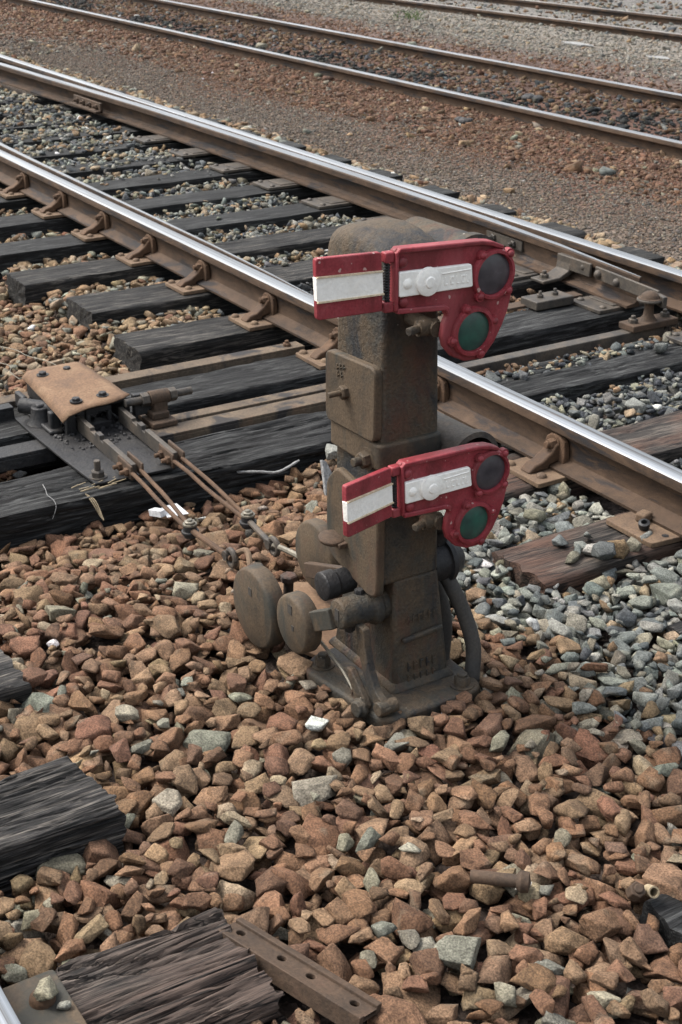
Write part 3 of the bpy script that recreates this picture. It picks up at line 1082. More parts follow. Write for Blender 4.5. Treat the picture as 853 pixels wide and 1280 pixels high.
# frame: front with a window, sides
mb = MB()
xf = -1.80
for (ya, yb, za, zb) in ((-1.215, -1.182, .02, .098), (-1.145, -1.055, .02, .045), (-1.145, -1.055, .080, .098), (-1.145, -1.130, .045, .080), (-1.070, -1.055, .045, .080),
                         (-1.010, -0.990, .02, .098), (-1.215, -0.990, .098, .1085)):
    mb.box(xf - 0.02, xf, ya, yb, za, zb)
mb.box(-2.16, -1.82, -1.215, -1.200, 0.05, 0.100).box(-2.16, -1.82, -1.005, -0.990, 0.02, 0.108)
mb.box(-2.18, -2.161, -1.205, -0.995, 0.02, 0.100)
mb.obj('lock_frame', 'iron_dark', lb, bevel=0.003)
MB().cyl((-2.02, -1.29, 0.072), (-1.93, -1.20, 0.066), 0.026, 20).lathe((-1.955, -1.245, 0.02), (0, 0, 1), [(0, 0.05), (0.02, 0.035), (0.06, 0.03)], 16).obj('roller_boss', 'iron_dark', lb, bevel=0.003)
mb = MB()
mb.box(-1.97, -1.94, -1.26, -1.22, 0.02, 0.09).box(-1.88, -1.85, -1.25, -1.215, 0.02, 0.09).box(-2.1, -1.83, -1.262, -1.215, 0.02, 0.035)
mb.box(-2.16, -2.08, -1.262, -1.242, 0.02, 0.075)
mb.obj('lock_pedestal', 'iron_dark', lb, bevel=0.006)
# dirt and grease crumbs heaped by the frame: part of the lock
cr = MB()
for k in range(170):
    q = (random.uniform(-1.95, -1.66), random.uniform(-1.25, -1.02), 0.021)
    s_ = random.uniform(0.003, 0.011) * (1.3 if q[0] < -1.76 else 0.8)
    cr.lathe(q, (random.uniform(-.5, .5), random.uniform(-.5, .5), 1), [(0, s_), (s_ * 0.6, s_ * 0.7), (s_ * 0.9, 0)], 5, random.random() * 6)
co_ = cr.obj('grease_crumbs', 'iron_dark', lb, smooth=0)
co_['kind'] = 'stuff'
# outrigger piece between the cover and the adjuster
MB().prism([(-0.985, 0.05), (-0.985, 0.125), (-0.93, 0.12), (-0.90, 0.112), (-0.90, 0.095), (-0.94, 0.05)], 'x', -1.80, -1.775).obj('side_lug', 'iron_dark', lb, bevel=0.003)
# notched lock bars
for (yb, x0, x1, za, zb) in ((-1.168, -1.81, -1.375, 0.079, 0.062), (-1.025, -1.80, -1.385, 0.084, 0.066)):
    L_ = x1 - x0

    def zl(t):
        return za + (zb - za) * t
    prof = [(0, 0), (0.26, 0), (0.262, -0.010), (0.36, -0.010), (0.362, 0.003), (0.44, 0.003), (0.442, -0.012), (0.50, -0.012), (0.502, 0.0), (1, 0)]
    poly = [(x0 + L_ * t, zl(t) + dz) for t, dz in prof] + [(x1, zl(1) - 0.048), (x0, zl(0) - 0.050)]
    MB().prism(poly, 'y', yb - 0.0085, yb + 0.0085).obj('lock_bar', 'worn_steel', lb, bevel=0.0015)
    # clevis plates and bolts at the end
    MB().bar((x1 - 0.075, yb - 0.018, zb - 0.012), (x1 + 0.025, yb - 0.018, zb - 0.018), 0.008, 0.046).bar((x1 - 0.085, yb + 0.018, zb - 0.010), (x1 + 0.025, yb + 0.018, zb - 0.014), 0.008, 0.044).obj('clevis', 'rust_dark', lb, bevel=0.003)
    for q in (-0.05, 0.0):
        MB().hexbolt((x1 + q, yb - 0.022, zb - 0.018), (0, -1, 0), 0.014, 0.012, 0.012).obj('bolt', 'rust', lb)
MB().hexbolt((-1.435, -1.262, 0.0205), (0, 0, 1), 0.021, 0.020, 0.030, 0.010, 0.028).obj('anchor_bolt', 'worn_steel', lb)

# rods from the lock bars to the signal
for k, (ya, xa, za, yb, xb, yc, xc, lab) in enumerate((
        (-1.168, -1.36, 0.045, -1.197, -0.935, -1.190, -0.70, 'rusty twin rod from the left lock bar to the counterweight bolt, ending in a hook'),
        (-1.025, -1.37, 0.050, -1.030, -0.905, -1.060, -0.70, 'rusty twin rod from the right lock bar, ending in a wire behind the column'))):
    rd = thing('detector_rod', lab, 'rod', (xb, yb, 0.02), 'detector rods from lock bars to signal')
    for s_, bow in ((-1, 0.010), (1, 0.014)):
        mid = ((xa + xb) / 2, (ya + yb) / 2 + s_ * bow, (za + 0.028) / 2 + (0.003 if s_ > 0 else -0.003))
        pts = smoothpath([(xa, ya + s_ * 0.016, za), ((xa * 3 + xb) / 4, (ya * 3 + yb) / 4 + s_ * 0.014, za - 0.002), mid, (xb, yb + s_ * 0.005, 0.03)], 6)
        MB().tube(pts, 0.0065, 8).obj('bent_rod', 'rust', rd)
    MB().cyl((xb, yb, 0.008), (xb, yb, 0.046), 0.019, 14).cyl((xb, yb, 0.018), (xb, yb, 0.028), 0.025, 14).obj('clamp', 'iron_dark', rd, bevel=0.002)
    MB().hexbolt((xb, yb, 0.046), (0, 0, 1), 0.016, 0.008, 0.003, None, 0.02).obj('clamp_bolt', 'wire', rd)
    MB().tube([(xb, yb, 0.03), (xc, yc, 0.038)], 0.0085, 10).obj('rod', 'worn_steel' if k else 'rust', rd)
    # eye
    e = MB()
    ring = [(xc + 0.022 * math.cos(t), yc, 0.04 + 0.022 * math.sin(t)) for t in np.linspace(0, 2 * math.pi, 17)]
    e.tube(ring, 0.008, 8)
    e.cyl((xc - 0.02, yc - 0.012, 0.04), (xc - 0.02, yc + 0.012, 0.04), 0.014, 12)
    e.obj('eye', 'worn_steel', rd)
    if k == 0:
        MB().tube(smoothpath([(xc + 0.005, yc + 0.012, 0.052), (xc + 0.045, yc + 0.022, 0.075), (xc + 0.085, yc + 0.01, 0.06), (xc + 0.10, yc, 0.03)], 5), 0.008, 8).obj('hook', 'rust_light', rd)
    else:
        MB().tube(smoothpath([(xc, yc, 0.045), (xc + 0.09, yc + 0.008, 0.055), (xc + 0.18, yc + 0.01, 0.062), (xc + 0.30, yc + 0.012, 0.070)], 5), [0.008] * 8 + [0.0055] * 8, 8).obj('twisted_wire', 'wire', rd)

# dark bars left of the lock box
for i, (xa, xb, ya, yb, zt, lab) in enumerate((
        (-2.11, -2.06, -2.4, -1.30, 0.055, 'dark slotted flat bar at the left edge beside the lock box'),
        (-1.86, -1.77, -2.4, -1.27, 0.006, 'grimy dark channel bar at the left edge in front of the lock box'))):
    o = MB().box(xa, xb, ya, yb, zt - 0.012, zt).box(xb - 0.012, xb, ya, yb, zt - 0.05, zt - 0.012).obj('locking_bar', 'iron_dark', None, bevel=0.002, origin=(xa, yb, zt))
    tag(o, lab, 'bar')
# two thin wires coming in from the left
for pts, lab in (([(-3.3, -1.35, 0.0), (-2.72, -1.11, 0.05), (-2.55, -1.07, 0.055), (-2.39, -1.04, 0.07), (-2.2, -1.05, 0.09)], 'thin grey wire running over brown stones to the top of the lock cover'),
                 ([(-3.0, -1.42, 0.0), (-2.54, -1.18, 0.05), (-2.43, -1.18, 0.045), (-2.30, -1.19, 0.06)], 'thin grey wire at the left edge ending at the lock box corner')):
    o = MB().tube(smoothpath(pts, 6), 0.0015, 6).obj('wire', 'wire', None, origin=pts[-1])
    tag(o, lab, 'wire')
# small litter
o = MB().box(-1.285, -1.228, -1.163, -1.138, -0.065, -0.046, Matrix.Rotation(R(14), 3, 'Z') @ Matrix.Rotation(R(-12), 3, 'Y')).obj('card_scrap', 'paper', None, origin=(-1.25, -1.15, -0.05))
me_ = bpy.data.meshes.new('card')
me_.from_pydata([(-1.275, -1.13, -0.048), (-1.215, -1.14, -0.058), (-1.195, -1.078, -0.052), (-1.262, -1.085, -0.043)], [], [(0, 1, 2, 3)])
oc = finish('card_flap', me_, 'paper', o, smooth=0)
oc.modifiers.new('solid', 'SOLIDIFY').thickness = 0.002
tag(o, 'folded scrap of white card under the left twin rod', 'litter')
o = MB().tube(smoothpath([(-1.478, -1.423, 0.016), (-1.43, -1.432, 0.018), (-1.392, -1.441, 0.018), (-1.355, -1.436, 0.014), (-1.33, -1.44, 0.001), (-1.326, -1.455, -0.03)], 6), 0.0012, 6).obj('thread', 'scrap', None, origin=(-1.4, -1.43, 0.01))
tag(o, 'pale squiggle of thread on the big black timber', 'thread')
sg = MB()
for k in range(14):
    x_, y_ = random.uniform(-1.41, -1.36), random.uniform(-1.36, -1.24)
    a_ = random.uniform(-0.5, 0.5)
    l_ = random.uniform(0.02, 0.06)
    sg.tube([(x_, y_, 0.016), (x_ + l_ * 0.3 * a_, y_ + l_, 0.018 + random.uniform(0, .008))], 0.0016, 4)
for k in range(3):
    sg.tube(smoothpath([(-1.36 + k * 0.004, -1.335, 0.01), (-1.325, -1.33 + k * 0.006, -0.005), (-1.30 + 0.01 * k, -1.315, -0.05)], 4), 0.0018, 4)
o = sg.obj('straw', 'straw', None, smooth=0, origin=(-1.38, -1.3, 0.01))
o['kind'] = 'stuff'
tag(o, 'bits of dry straw on the edge of the big black timber', 'straw')

o = MB().prism([(-0.052, -0.055), (0.0, -0.05), (0.012, 0.02), (-0.008, 0.075), (-0.03, 0.085), (-0.038, 0.03)], 'x', -0.006, 0.006).mesh()
o.transform(Matrix.Translation((-1.135, -0.615, -0.03)) @ Matrix.Rotation(R(-25), 4, 'Y') @ Matrix.Rotation(R(20), 4, 'Z') @ Matrix.Scale(0.85, 4))
o = finish('wood_splinter', o, 'scrap', None, bevel=0.002, origin=(-1.22, -0.64, -0.05))
tag(o, 'grey split piece of wood standing on end left of the column', 'wood')
o = MB().tube(smoothpath([(-1.40, -0.93, -0.05), (-1.36, -0.86, -0.03), (-1.31, -0.78, -0.025), (-1.285, -0.72, -0.03), (-1.29, -0.64, -0.01)], 5), [0.004, 0.005] * 10 + [0.003], 6).obj('stick', 'scrap', None, origin=(-1.36, -0.86, -0.03))
tag(o, 'thin grey dead stick lying against the big black timber', 'stick')

# ------------------------------------------------------------------ the dwarf semaphore signal
sig = thing('dwarf_signal', 'short cast iron semaphore signal with two red and white arms', 'railway signal', (-0.09, -1.1, -0.03))
# base plate
bpoly = rounded([(-0.225, -1.215), (-0.185, -1.275), (0.118, -1.238), (0.112, -0.955), (-0.24, -0.94)], 0.04, 4)
MB().prism(bpoly, 'z', -0.045, -0.006).obj('base_plate', 'iron', sig, bevel=0.008, bseg=3)
for bx, by in ((0.080, -1.0), (-0.165, -1.228), (-0.22, -0.98)):
    MB().hexbolt((bx, by, -0.006), (0, 0, 1), 0.019, 0.022, 0.006, 0.012, 0.028).obj('base_bolt', 'iron', sig)
# column: lower frustum, upper shaft, collar
mb = MB()
mb.frustum((-0.245, 0.022, -1.150, -0.995), (-0.190, 0.0035, -1.142, -1.0225), -0.004, 0.27)
mb.frustum((-0.262, 0.038, -1.165, -0.98), (-0.243, 0.0215, -1.152, -0.998), -0.010, 0.014)
mb.obj('lower_column', 'iron', sig, bevel=0.010, bseg=3)
MB().frustum((-0.188, 0.004, -1.180, -1.022), (-0.182, 0.0, -1.178, -1.040), 0.262, 0.95).obj('column', 'iron', sig, bevel=0.010, bseg=3)
# raised rib and worn casting letters on the lower front (unreadable in the photo)
MB().bar((0.022, -1.128, 0.120), (0.021, -1.020, 0.128), 0.012, 0.012, up=(0, 0, 1)).obj('rib', 'iron', sig, bevel=0.004)
for (zc, n_, h_) in ((0.155, 6, 0.022), (0.035, 5, 0.022), (0.005, 5, 0.02)):
    for k in range(n_):
        yy = -1.112 + k * (0.085 / n_)
        w_ = 0.006
        mb = MB()
        mb.box(0.016, 0.0245 - zc * 0.04, yy, yy + 0.003, zc, zc + h_)
        mb.box(0.016, 0.0245 - zc * 0.04, yy + 0.0031, yy + w_ + 0.003, zc + (0.3 + 0.5 * ((k * 7) % 3) / 2) * h_, zc + (0.45 + 0.5 * ((k * 7) % 3) / 2) * h_)
        mb.obj('casting_mark', 'iron', sig, bevel=0.001)
# collar half way up
cpoly = rounded([(-0.197, -1.192), (0.014, -1.192), (0.016, -1.028), (-0.195, -1.028)], 0.02, 4)
MB().prism(cpoly, 'z', 0.545, 0.606).obj('collar', 'iron_brown', sig, bevel=0.006, bseg=3)
# door plate with bolt
dpoly = rounded([(-0.200, 0.602), (-0.001, 0.607), (0.000, 0.775), (-0.200, 0.764)], 0.022, 5)
door = MB().prism(dpoly, 'y', -1.197, -1.176).obj('door_plate', 'iron_brown', sig, bevel=0.004)
MB().hexbolt((-0.115, -1.197, 0.690), (0, -1, 0), 0.016, 0.014, 0.028, 0.0065).obj('bolt', 'iron_brown', door)
mb = MB()
for k, (a_, b_) in enumerate(((-0.15, 0.732), (-0.137, 0.735), (-0.124, 0.738), (-0.148, 0.716), (-0.133, 0.718))):
    mb.box(a_, a_ + 0.004, -1.1995, -1.196, b_, b_ + 0.013).box(a_ + 0.0041, a_ + 0.009, -1.1995, -1.196, b_ + 0.004, b_ + 0.007)
mb.obj('casting_mark', 'iron_brown', door, bevel=0.001)
MB().hexbolt((-0.035, -1.192, 0.562), (0.1, -1, 0), 0.019, 0.018, 0.016, 0.010, 0.026).obj('collar_bolt', 'iron_brown', sig)
# lower housing, bulging towards the weights
hpoly = [(-0.204, 0.452), (-0.204, 0.300), (-0.185, 0.268), (-0.020, 0.232), (0.008, 0.243), (0.012, 0.28), (0.012, 0.47), (-0.16, 0.50)]
MB().prism(rounded(hpoly, 0.02, 3), 'y', -1.194, -1.172).obj('housing_cover', 'iron_brown', sig, bevel=0.006, bseg=3)
MB().frustum((-0.206, -0.10, -1.182, -1.04), (-0.206, -0.10, -1.182, -1.04), 0.27, 0.46).obj('housing', 'iron_brown', sig, bevel=0.010, bseg=3)
MB().lathe((-0.150, -1.212, 0.322), (0.12, 0.0, 1), [(0, 0.020), (0.004, 0.030), (0.012, 0.032), (0.016, 0.026), (0.016, 0)], 22).box(-0.165, -0.11, -1.215, -1.185, 0.318, 0.330).obj('hinge_knob', 'rust_dark', sig, bevel=0.002)


# cap
def cap_mesh():
    secs = []
    # sections along X; each a rounded rectangle in YZ. (x, y0, y1, z0, z1)
    S = [(-0.226, -1.155, -1.080, 0.955, 0.995), (-0.221, -1.180, -1.055, 0.925, 1.014), (-0.205, -1.192, -1.040, 0.915, 1.030),
         (-0.165, -1.200, -1.032, 0.915, 1.043), (-0.120, -1.200, -1.03, 0.915, 1.047), (-0.070, -1.198, -1.03, 0.915, 1.044),
         (-0.02, -1.193, -1.035, 0.93, 1.036), (0.010, -1.186, -1.040, 0.95, 1.027), (0.022, -1.172, -1.050, 0.965, 1.018), (0.028, -1.150, -1.065, 0.985, 1.005)]
    for (x, y0, y1, z0, z1) in S:
        p = rounded([(y0, z0), (y1, z0), (y1, z1), (y0 + 0.012, z1 - 0.004)], 0.045, 6)
        secs.append([(x, a, b) for a, b in p])
    return loft(secs)


o = finish('cap', cap_mesh(), 'iron', sig, smooth=60)
# lamp barrels behind the lenses
mb = MB()
mb.lathe((-0.16, -1.003, 0.978), (1, 0, 0), [(0, 0.045), (0.01, 0.060), (0.20, 0.062), (0.205, 0.067), (0.228, 0.067), (0.230, 0.058), (0.20, 0.054), (0.12, 0.05), (0.12, 0)], 32)
mb.obj('lamp_barrel', 'iron', sig)
mb = MB()
mb.lathe((-0.20, -0.978, 0.548), (1, 0, 0), [(0, 0.04), (0.01, 0.055), (0.24, 0.058), (0.245, 0.064), (0.265, 0.064), (0.267, 0.052), (0.20, 0.05), (0.15, 0)], 32)
mb.obj('lamp_barrel', 'worn_steel', sig)


# arms ------------------------------------------------------------
def circle_poly(cy, cz, r, n=24):
    return [(cy + r * math.cos(2 * math.pi * k / n), cz + r * math.sin(2 * math.pi * k / n)) for k in range(n)]


def xlathe(mb, x, y, z, prof, seg=32):
    return mb.lathe((x, y, z), (1, 0, 0), prof, seg)


def make_arm(dy, dz, roll, flap_turn, flap_roll, size):
    XP = 0.12
    arm = thing('signal_arm', '', '', (XP, -1.12, 0.99))
    for k in ('label', 'category'):
        del arm[k]
    arm.parent = sig
    arm.location = Vector((XP, -1.12 , 0.99)) - Vector(sig.location)
    # casting
    out = [(-1.231, 1.052), (-1.222, 1.057), (-1.03, 1.047), (-1.000, 1.042), (-0.972, 1.030), (-0.953, 1.012), (-0.942, 0.990), (-0.941, 0.96), (-0.943, 0.920),
           (-0.950, 0.890), (-0.963, 0.860), (-0.980, 0.830), (-1.000, 0.807), (-1.025, 0.798), (-1.055, 0.800), (-1.085, 0.815), (-1.105, 0.838), (-1.112, 0.862),
           (-1.108, 0.885), (-1.100, 0.902), (-1.112, 0.918), (-1.20, 0.926), (-1.226, 0.928), (-1.231, 0.934)]
    MB().prism(out, 'x', XP - 0.022, XP - 0.004).obj('casting', 'red', arm, bevel=0.0035)
    # raised rim along top, bottom and end of the rectangular part
    mb = MB()
    mb.prism([(-1.231, 1.047), (-1.222, 1.0572), (-1.03, 1.0472), (-1.000, 1.0422), (-0.972, 1.0302), (-0.975, 1.022), (-1.003, 1.033), (-1.03, 1.038), (-1.222, 1.0475)], 'x', XP - 0.0235, XP + 0.004)
    mb.prism([(-1.226, 0.9275), (-1.112, 0.9175), (-1.104, 0.910), (-1.10, 0.921), (-1.112, 0.929), (-1.224, 0.9385)], 'x', XP - 0.0235, XP + 0.003)
    mb.prism([(-1.2315, 0.934), (-1.2315, 1.05), (-1.224, 1.05), (-1.224, 0.934)], 'x', XP - 0.0235, XP + 0.003)
    mb.obj('rim', 'red', arm, bevel=0.0025)
    # white stripe panel with knob and cast letters (worn, not readable)
    sp = MB().prism(rounded([(-1.2235, 1.011), (-1.052, 1.004), (-1.047, 0.957), (-1.2235, 0.961)], 0.004, 2), 'x', XP - 0.006, XP + 0.0045).obj('white_stripe', 'white', arm, bevel=0.002)
    MB().lathe((XP + 0.003, -1.158, 0.984), (1, 0, 0), [(0, 0.029), (0.007, 0.028), (0.010, 0.02), (0.0105, 0.012), (0.013, 0.010), (0.014, 0)], 24).obj('stripe_boss', 'white', sp)
    MB().dome((XP + 0.003, -1.205, 0.986), (1, 0, 0), 0.011, 0.007).obj('stripe_rivet', 'white', sp)
    mb = MB()
    for k, yy in enumerate((-1.118, -1.104, -1.090, -1.078, -1.066)):
        zz = 0.978 - k * 0.0006
        mb.box(XP, XP + 0.0056, yy, yy + 0.003, zz - 0.008, zz + 0.009)
        if k % 2:
            mb.box(XP, XP + 0.0056, yy + 0.0031, yy + 0.009, zz + 0.005, zz + 0.009)
        mb.box(XP, XP + 0.0056, yy + 0.0031, yy + 0.008, zz - 0.008, zz - 0.0045)
    mb.box(XP, XP + 0.006, -1.124, -1.054, 0.993, 0.9955)
    mb.obj('cast_letters', 'white', sp, bevel=0.001)
    # rivets
    for (yy, zz) in ((-1.213, 1.028), (-1.209, 0.948)):
        MB().dome((XP - 0.005, yy, zz), (1, 0, 0), 0.012, 0.010).obj('rivet', 'red', arm)
    # two lenses in bolted rings
    for (yy, zz, r_, mt, lugs) in ((-0.994, 0.974, 0.042, 'lens_dark', (46, 126, 231, 314)), (-1.039, 0.862, 0.041, 'lens_green', (17, 112, 193, 291))):
        ring = xlathe(MB(), XP - 0.010, yy, zz, [(0, 0.053), (0.010, 0.053), (0.016, 0.050), (0.017, r_ + 0.002), (0.008, r_), (0.004, r_ - 0.001), (0.004, 0)], 36)
        for a_ in lugs:
            ly, lz = yy + 0.0525 * math.cos(R(a_)), zz + 0.0525 * math.sin(R(a_))
            ring.lathe((XP - 0.008, ly, lz), (1, 0, 0), [(0, 0.0115), (0.012, 0.011), (0.013, 0)], 14)
        rg = ring.obj('lens_ring', 'red', arm)
        for a_ in lugs:
            ly, lz = yy + 0.0525 * math.cos(R(a_)), zz + 0.0525 * math.sin(R(a_))
            MB().dome((XP + 0.004, ly, lz), (1, 0, 0), 0.0075, 0.007, 12).obj('ring_screw', 'red', rg)
        xlathe(MB(), XP - 0.0055, yy, zz, [(0, r_), (0.004, r_ - 0.0005), (0.008, r_ * 0.7), (0.0095, r_ * 0.3), (0.0098, 0)], 36).obj('lens', mt, arm)
    # knuckle with spring
    for za_ in (1.030, 0.932):
        MB().box(XP - 0.022, XP - 0.002, -1.252, -1.231, za_, za_ + 0.021).obj('hinge_lug', 'red', arm, bevel=0.003)
    mb = MB()
    hel = [(XP - 0.012 + 0.006 * math.cos(t), -1.243 + 0.006 * math.sin(t), 0.953 + 0.076 * t / (2 * math.pi * 14)) for t in np.linspace(0, 2 * math.pi * 14, 14 * 10)]
    mb.tube(hel, 0.0016, 5)
    mb.cyl((XP - 0.012, -1.243, 0.94), (XP - 0.012, -1.243, 1.045), 0.003, 8)
    mb.obj('hinge_spring', 'iron_dark', arm)
    # flap: built flat then turned about the hinge
    fl = thing('arm_flap', '', '', (0, 0, 0))
    C.objects.unlink(fl)
    T = Matrix.Translation((XP - 0.012, -1.243, 0.99)) @ Matrix.Rotation(R(flap_roll), 4, 'X') @ Matrix.Rotation(R(flap_turn), 4, 'Z') @ Matrix.Translation((-(XP - 0.012), 1.243, -0.99))
    A = []
    me = MB().prism(rounded([(-1.404, 1.060), (-1.258, 1.053), (-1.254, 0.936), (-1.401, 0.941)], 0.006, 2), 'x', XP - 0.020, XP - 0.007).mesh()
    me.transform(T)
    fo = finish('arm_flap', me, 'red', arm, bevel=0.002)
    me = MB().prism([(-1.405, 1.024), (-1.257, 1.016), (-1.254, 0.972), (-1.402, 0.977)], 'x', XP - 0.018, XP - 0.0045).mesh()
    me.transform(T)
    finish('white_stripe', me, 'white', fo, bevel=0.0015)
    mb = MB()
    mb.bar((XP - 0.0045, -1.404, 1.0245), (XP - 0.0045, -1.257, 1.0165), 0.005, 0.003)
    mb.bar((XP - 0.0045, -1.402, 0.9765), (XP - 0.0045, -1.254, 0.9715), 0.005, 0.003)
    me = mb.mesh()
    me.transform(T)
    finish('stripe_bead', me, 'cream', fo)
    bpy.data.objects.remove(fl)
    # spindle behind the arm
    MB().cyl((XP - 0.022, -1.112, 0.872), (0.0, -1.112, 0.872), 0.016, 16).hexbolt((XP - 0.045, -1.135, 0.874), (0.3, -1, 0), 0.013, 0.014, 0.026, 0.009).cyl((XP - 0.04, -1.10, 0.872), (XP - 0.045, -1.145, 0.874), 0.017, 14).obj('spindle', 'iron', arm)
    MB().box(-0.02, XP - 0.022, -1.155, -1.085, 0.955, 1.0).obj('arm_bearing', 'iron', arm, bevel=0.008)
    arm.rotation_euler = (R(roll), 0, 0)
    arm.scale = (1, size, size)
    arm.location = arm.location + Vector((0, dy, dz))
    return arm


make_arm(0.0, 0.0, 0.0, 0, 0, 1.0)
make_arm(0.020, -0.441, 2.2, 17, -1.5, 0.962)

# crank, links and counterweights on the left face
mb = MB()
mb.lathe((-0.045, -1.262, 0.196), (0, 1, 0), [(0, 0.030), (0.003, 0.035), (0.08, 0.037), (0.085, 0.046), (0.10, 0.046), (0.102, 0.04), (0.13, 0.04)], 24)
mb.obj('crank_boss', 'iron', sig, bevel=0.003)
MB().box(-0.053, -0.037, -1.2635, -1.260, 0.182, 0.210).obj('boss_slot', 'rubber', sig)
MB().hexbolt((-0.05, -1.20, 0.228), (0, 0, 1), 0.012, 0.014).obj('set_bolt', 'iron_dark', sig)
MB().hexbolt((-0.05, -1.225, 0.164), (-0.1, 0, -1), 0.014, 0.022).obj('set_bolt', 'iron_dark', sig)
mb = MB()
mb.lathe((-0.115, -1.262, 0.235), (0, 1, 0), [(0, 0.028), (0.003, 0.034), (0.035, 0.034), (0.036, 0.030), (0.08, 0.030)], 20)
mb.obj('crank_boss', 'iron_dark', sig, bevel=0.002)
# levers down to the pin at the base
mb = MB()
lev = [(-0.018, 0.178), (0.016, 0.178), (0.026, 0.13), (0.042, 0.085), (0.066, 0.045), (0.092, 0.032), (0.112, 0.018), (0.104, -0.002), (0.080, -0.002), (0.046, 0.022), (0.016, 0.065), (-0.004, 0.12)]
mb.prism(rounded(lev, 0.006, 2), 'y', -1.232, -1.214)
mb.lathe((0.092, -1.242, 0.014), (0, 1, 0), [(0, 0.017), (0.05, 0.017)], 16)
mb.obj('crank_lever', 'iron', sig, bevel=0.002)
MB().prism(rounded([(-0.030, 0.066), (-0.008, 0.070), (0.040, 0.030), (0.064, 0.004), (0.046, -0.016), (0.010, 0.0)], 0.006, 2), 'y', -1.250, -1.234).obj('crank_lever', 'iron', sig, bevel=0.003)
MB().lathe((0.046, -1.248, 0.000), (0.1, -1, 0.0), [(0, 0.022), (0.012, 0.026), (0.013, 0.02), (0.024, 0.02)], 8).obj('lever_pin', 'iron', sig, bevel=0.003)
MB().tube(smoothpath([(-0.22, -1.235, 0.075), (-0.08, -1.235, 0.04), (-0.01, -1.24, 0.012), (0.0, -1.24, 0.012)], 5), 0.004, 6).obj('tie_wire', 'wire', sig)
MB().tube([(0.0 + 0.012 * math.cos(t), -1.24, 0.004 + 0.012 * math.sin(t)) for t in np.linspace(0, 6.28, 11)], 0.005, 6).obj('wire_eye', 'rust_dark', sig)


def weight(cx, cy, cz, r_, th, holes, mat='iron_brown'):
    w = MB().lathe((cx, cy, cz), (0, 1, 0), [(0, 0), (0, r_ - 0.008), (0.003, r_ - 0.003), (0.010, r_), (th - 0.008, r_), (th - 0.002, r_ - 0.004), (th, r_ - 0.012), (th, 0)], 48)
    o = w.obj('counterweight', mat, sig, smooth=40)
    for (hx, hz, s_) in holes:
        MB().box(cx + hx - s_, cx + hx + s_, cy - 0.0012, cy + 0.004, cz + hz - s_ * 1.3, cz + hz + s_ * 1.3).obj('square_hole', 'rubber', o)
    return o


weight(-0.368, -1.308, 0.074, 0.103, 0.048, ((-0.005, 0.045, 0.008),))
weight(-0.190, -1.300, 0.112, 0.073, 0.046, ((-0.002, 0.040, 0.009), (0.010, -0.004, 0.005)))
weight(-0.47, -1.075, 0.110, 0.095, 0.04, ())
MB().bar((-0.150, -1.272, 0.132), (-0.060, -1.262, 0.180), 0.022, 0.048).obj('weight_bar', 'iron_brown', sig, bevel=0.003)
MB().bar((-0.500, -1.275, 0.022), (-0.36, -1.285, 0.07), 0.020, 0.045).obj('weight_bar', 'iron_brown', sig, bevel=0.003)
MB().bar((-0.45, -1.10, 0.09), (-0.16, -1.12, 0.20), 0.020, 0.04).obj('weight_bar', 'rust_dark', sig, bevel=0.003)
for (bx, by, bz) in ((-0.50, -1.225, 0.055), (-0.395, -1.19, 0.065)):
    MB().cyl((bx, by, bz), (bx + 0.004, by, bz + 0.05), 0.013, 12).hexbolt((bx + 0.004, by, bz + 0.045), (0, 0, 1), 0.022, 0.016, 0).obj('weight_bolt', 'iron', sig)

# casing and hoses on the far right side of the column
mb = MB()
mb.lathe((-0.05, -1.02, 0.255), (0, 1, 0), [(0, 0.045), (0.045, 0.045), (0.047, 0.052), (0.058, 0.052), (0.060, 0.045), (0.085, 0.036), (0.098, 0.02), (0.102, 0)], 28)
mb.obj('side_casing', 'iron_dark', sig)
MB().tube(smoothpath([(-0.06, -0.985, 0.30), (-0.055, -0.975, 0.335), (-0.05, -1.0, 0.36), (-0.05, -1.03, 0.37)], 5), [0.022] * 16, 12).obj('casing_elbow', 'iron_dark', sig)
MB().tube(smoothpath([(-0.05, -0.975, 0.235), (-0.02, -0.962, 0.19), (0.005, -0.945, 0.13), (0.035, -0.938, 0.06), (0.052, -0.950, -0.01), (0.056, -0.955, -0.06)], 6), 0.0185, 14).obj('hose', 'rubber', sig)
MB().tube(smoothpath([(-0.10, -0.985, 0.22), (-0.075, -0.965, 0.15), (-0.055, -0.96, 0.08), (-0.05, -0.968, 0.0), (-0.05, -0.97, -0.05)], 6), 0.022, 14).obj('hose', 'rubber', sig)
MB().cyl((0.058, -0.957, -0.05), (0.06, -0.957, -0.02), 0.025, 16).obj('hose_gland', 'iron', sig)

# rusty strip on the ground behind the weights
o = MB().prism([(-0.60, -1.115), (-0.30, -1.245), (-0.17, -1.20), (-0.36, -1.02), (-0.55, -1.03)], 'z', -0.020, -0.008).obj('steel_strip', 'rust_orange', None, bevel=0.002, origin=(-0.4, -1.12, -0.02))
tag(o, 'flat orange rusty steel strip on the ground behind the counterweights', 'steel strip')


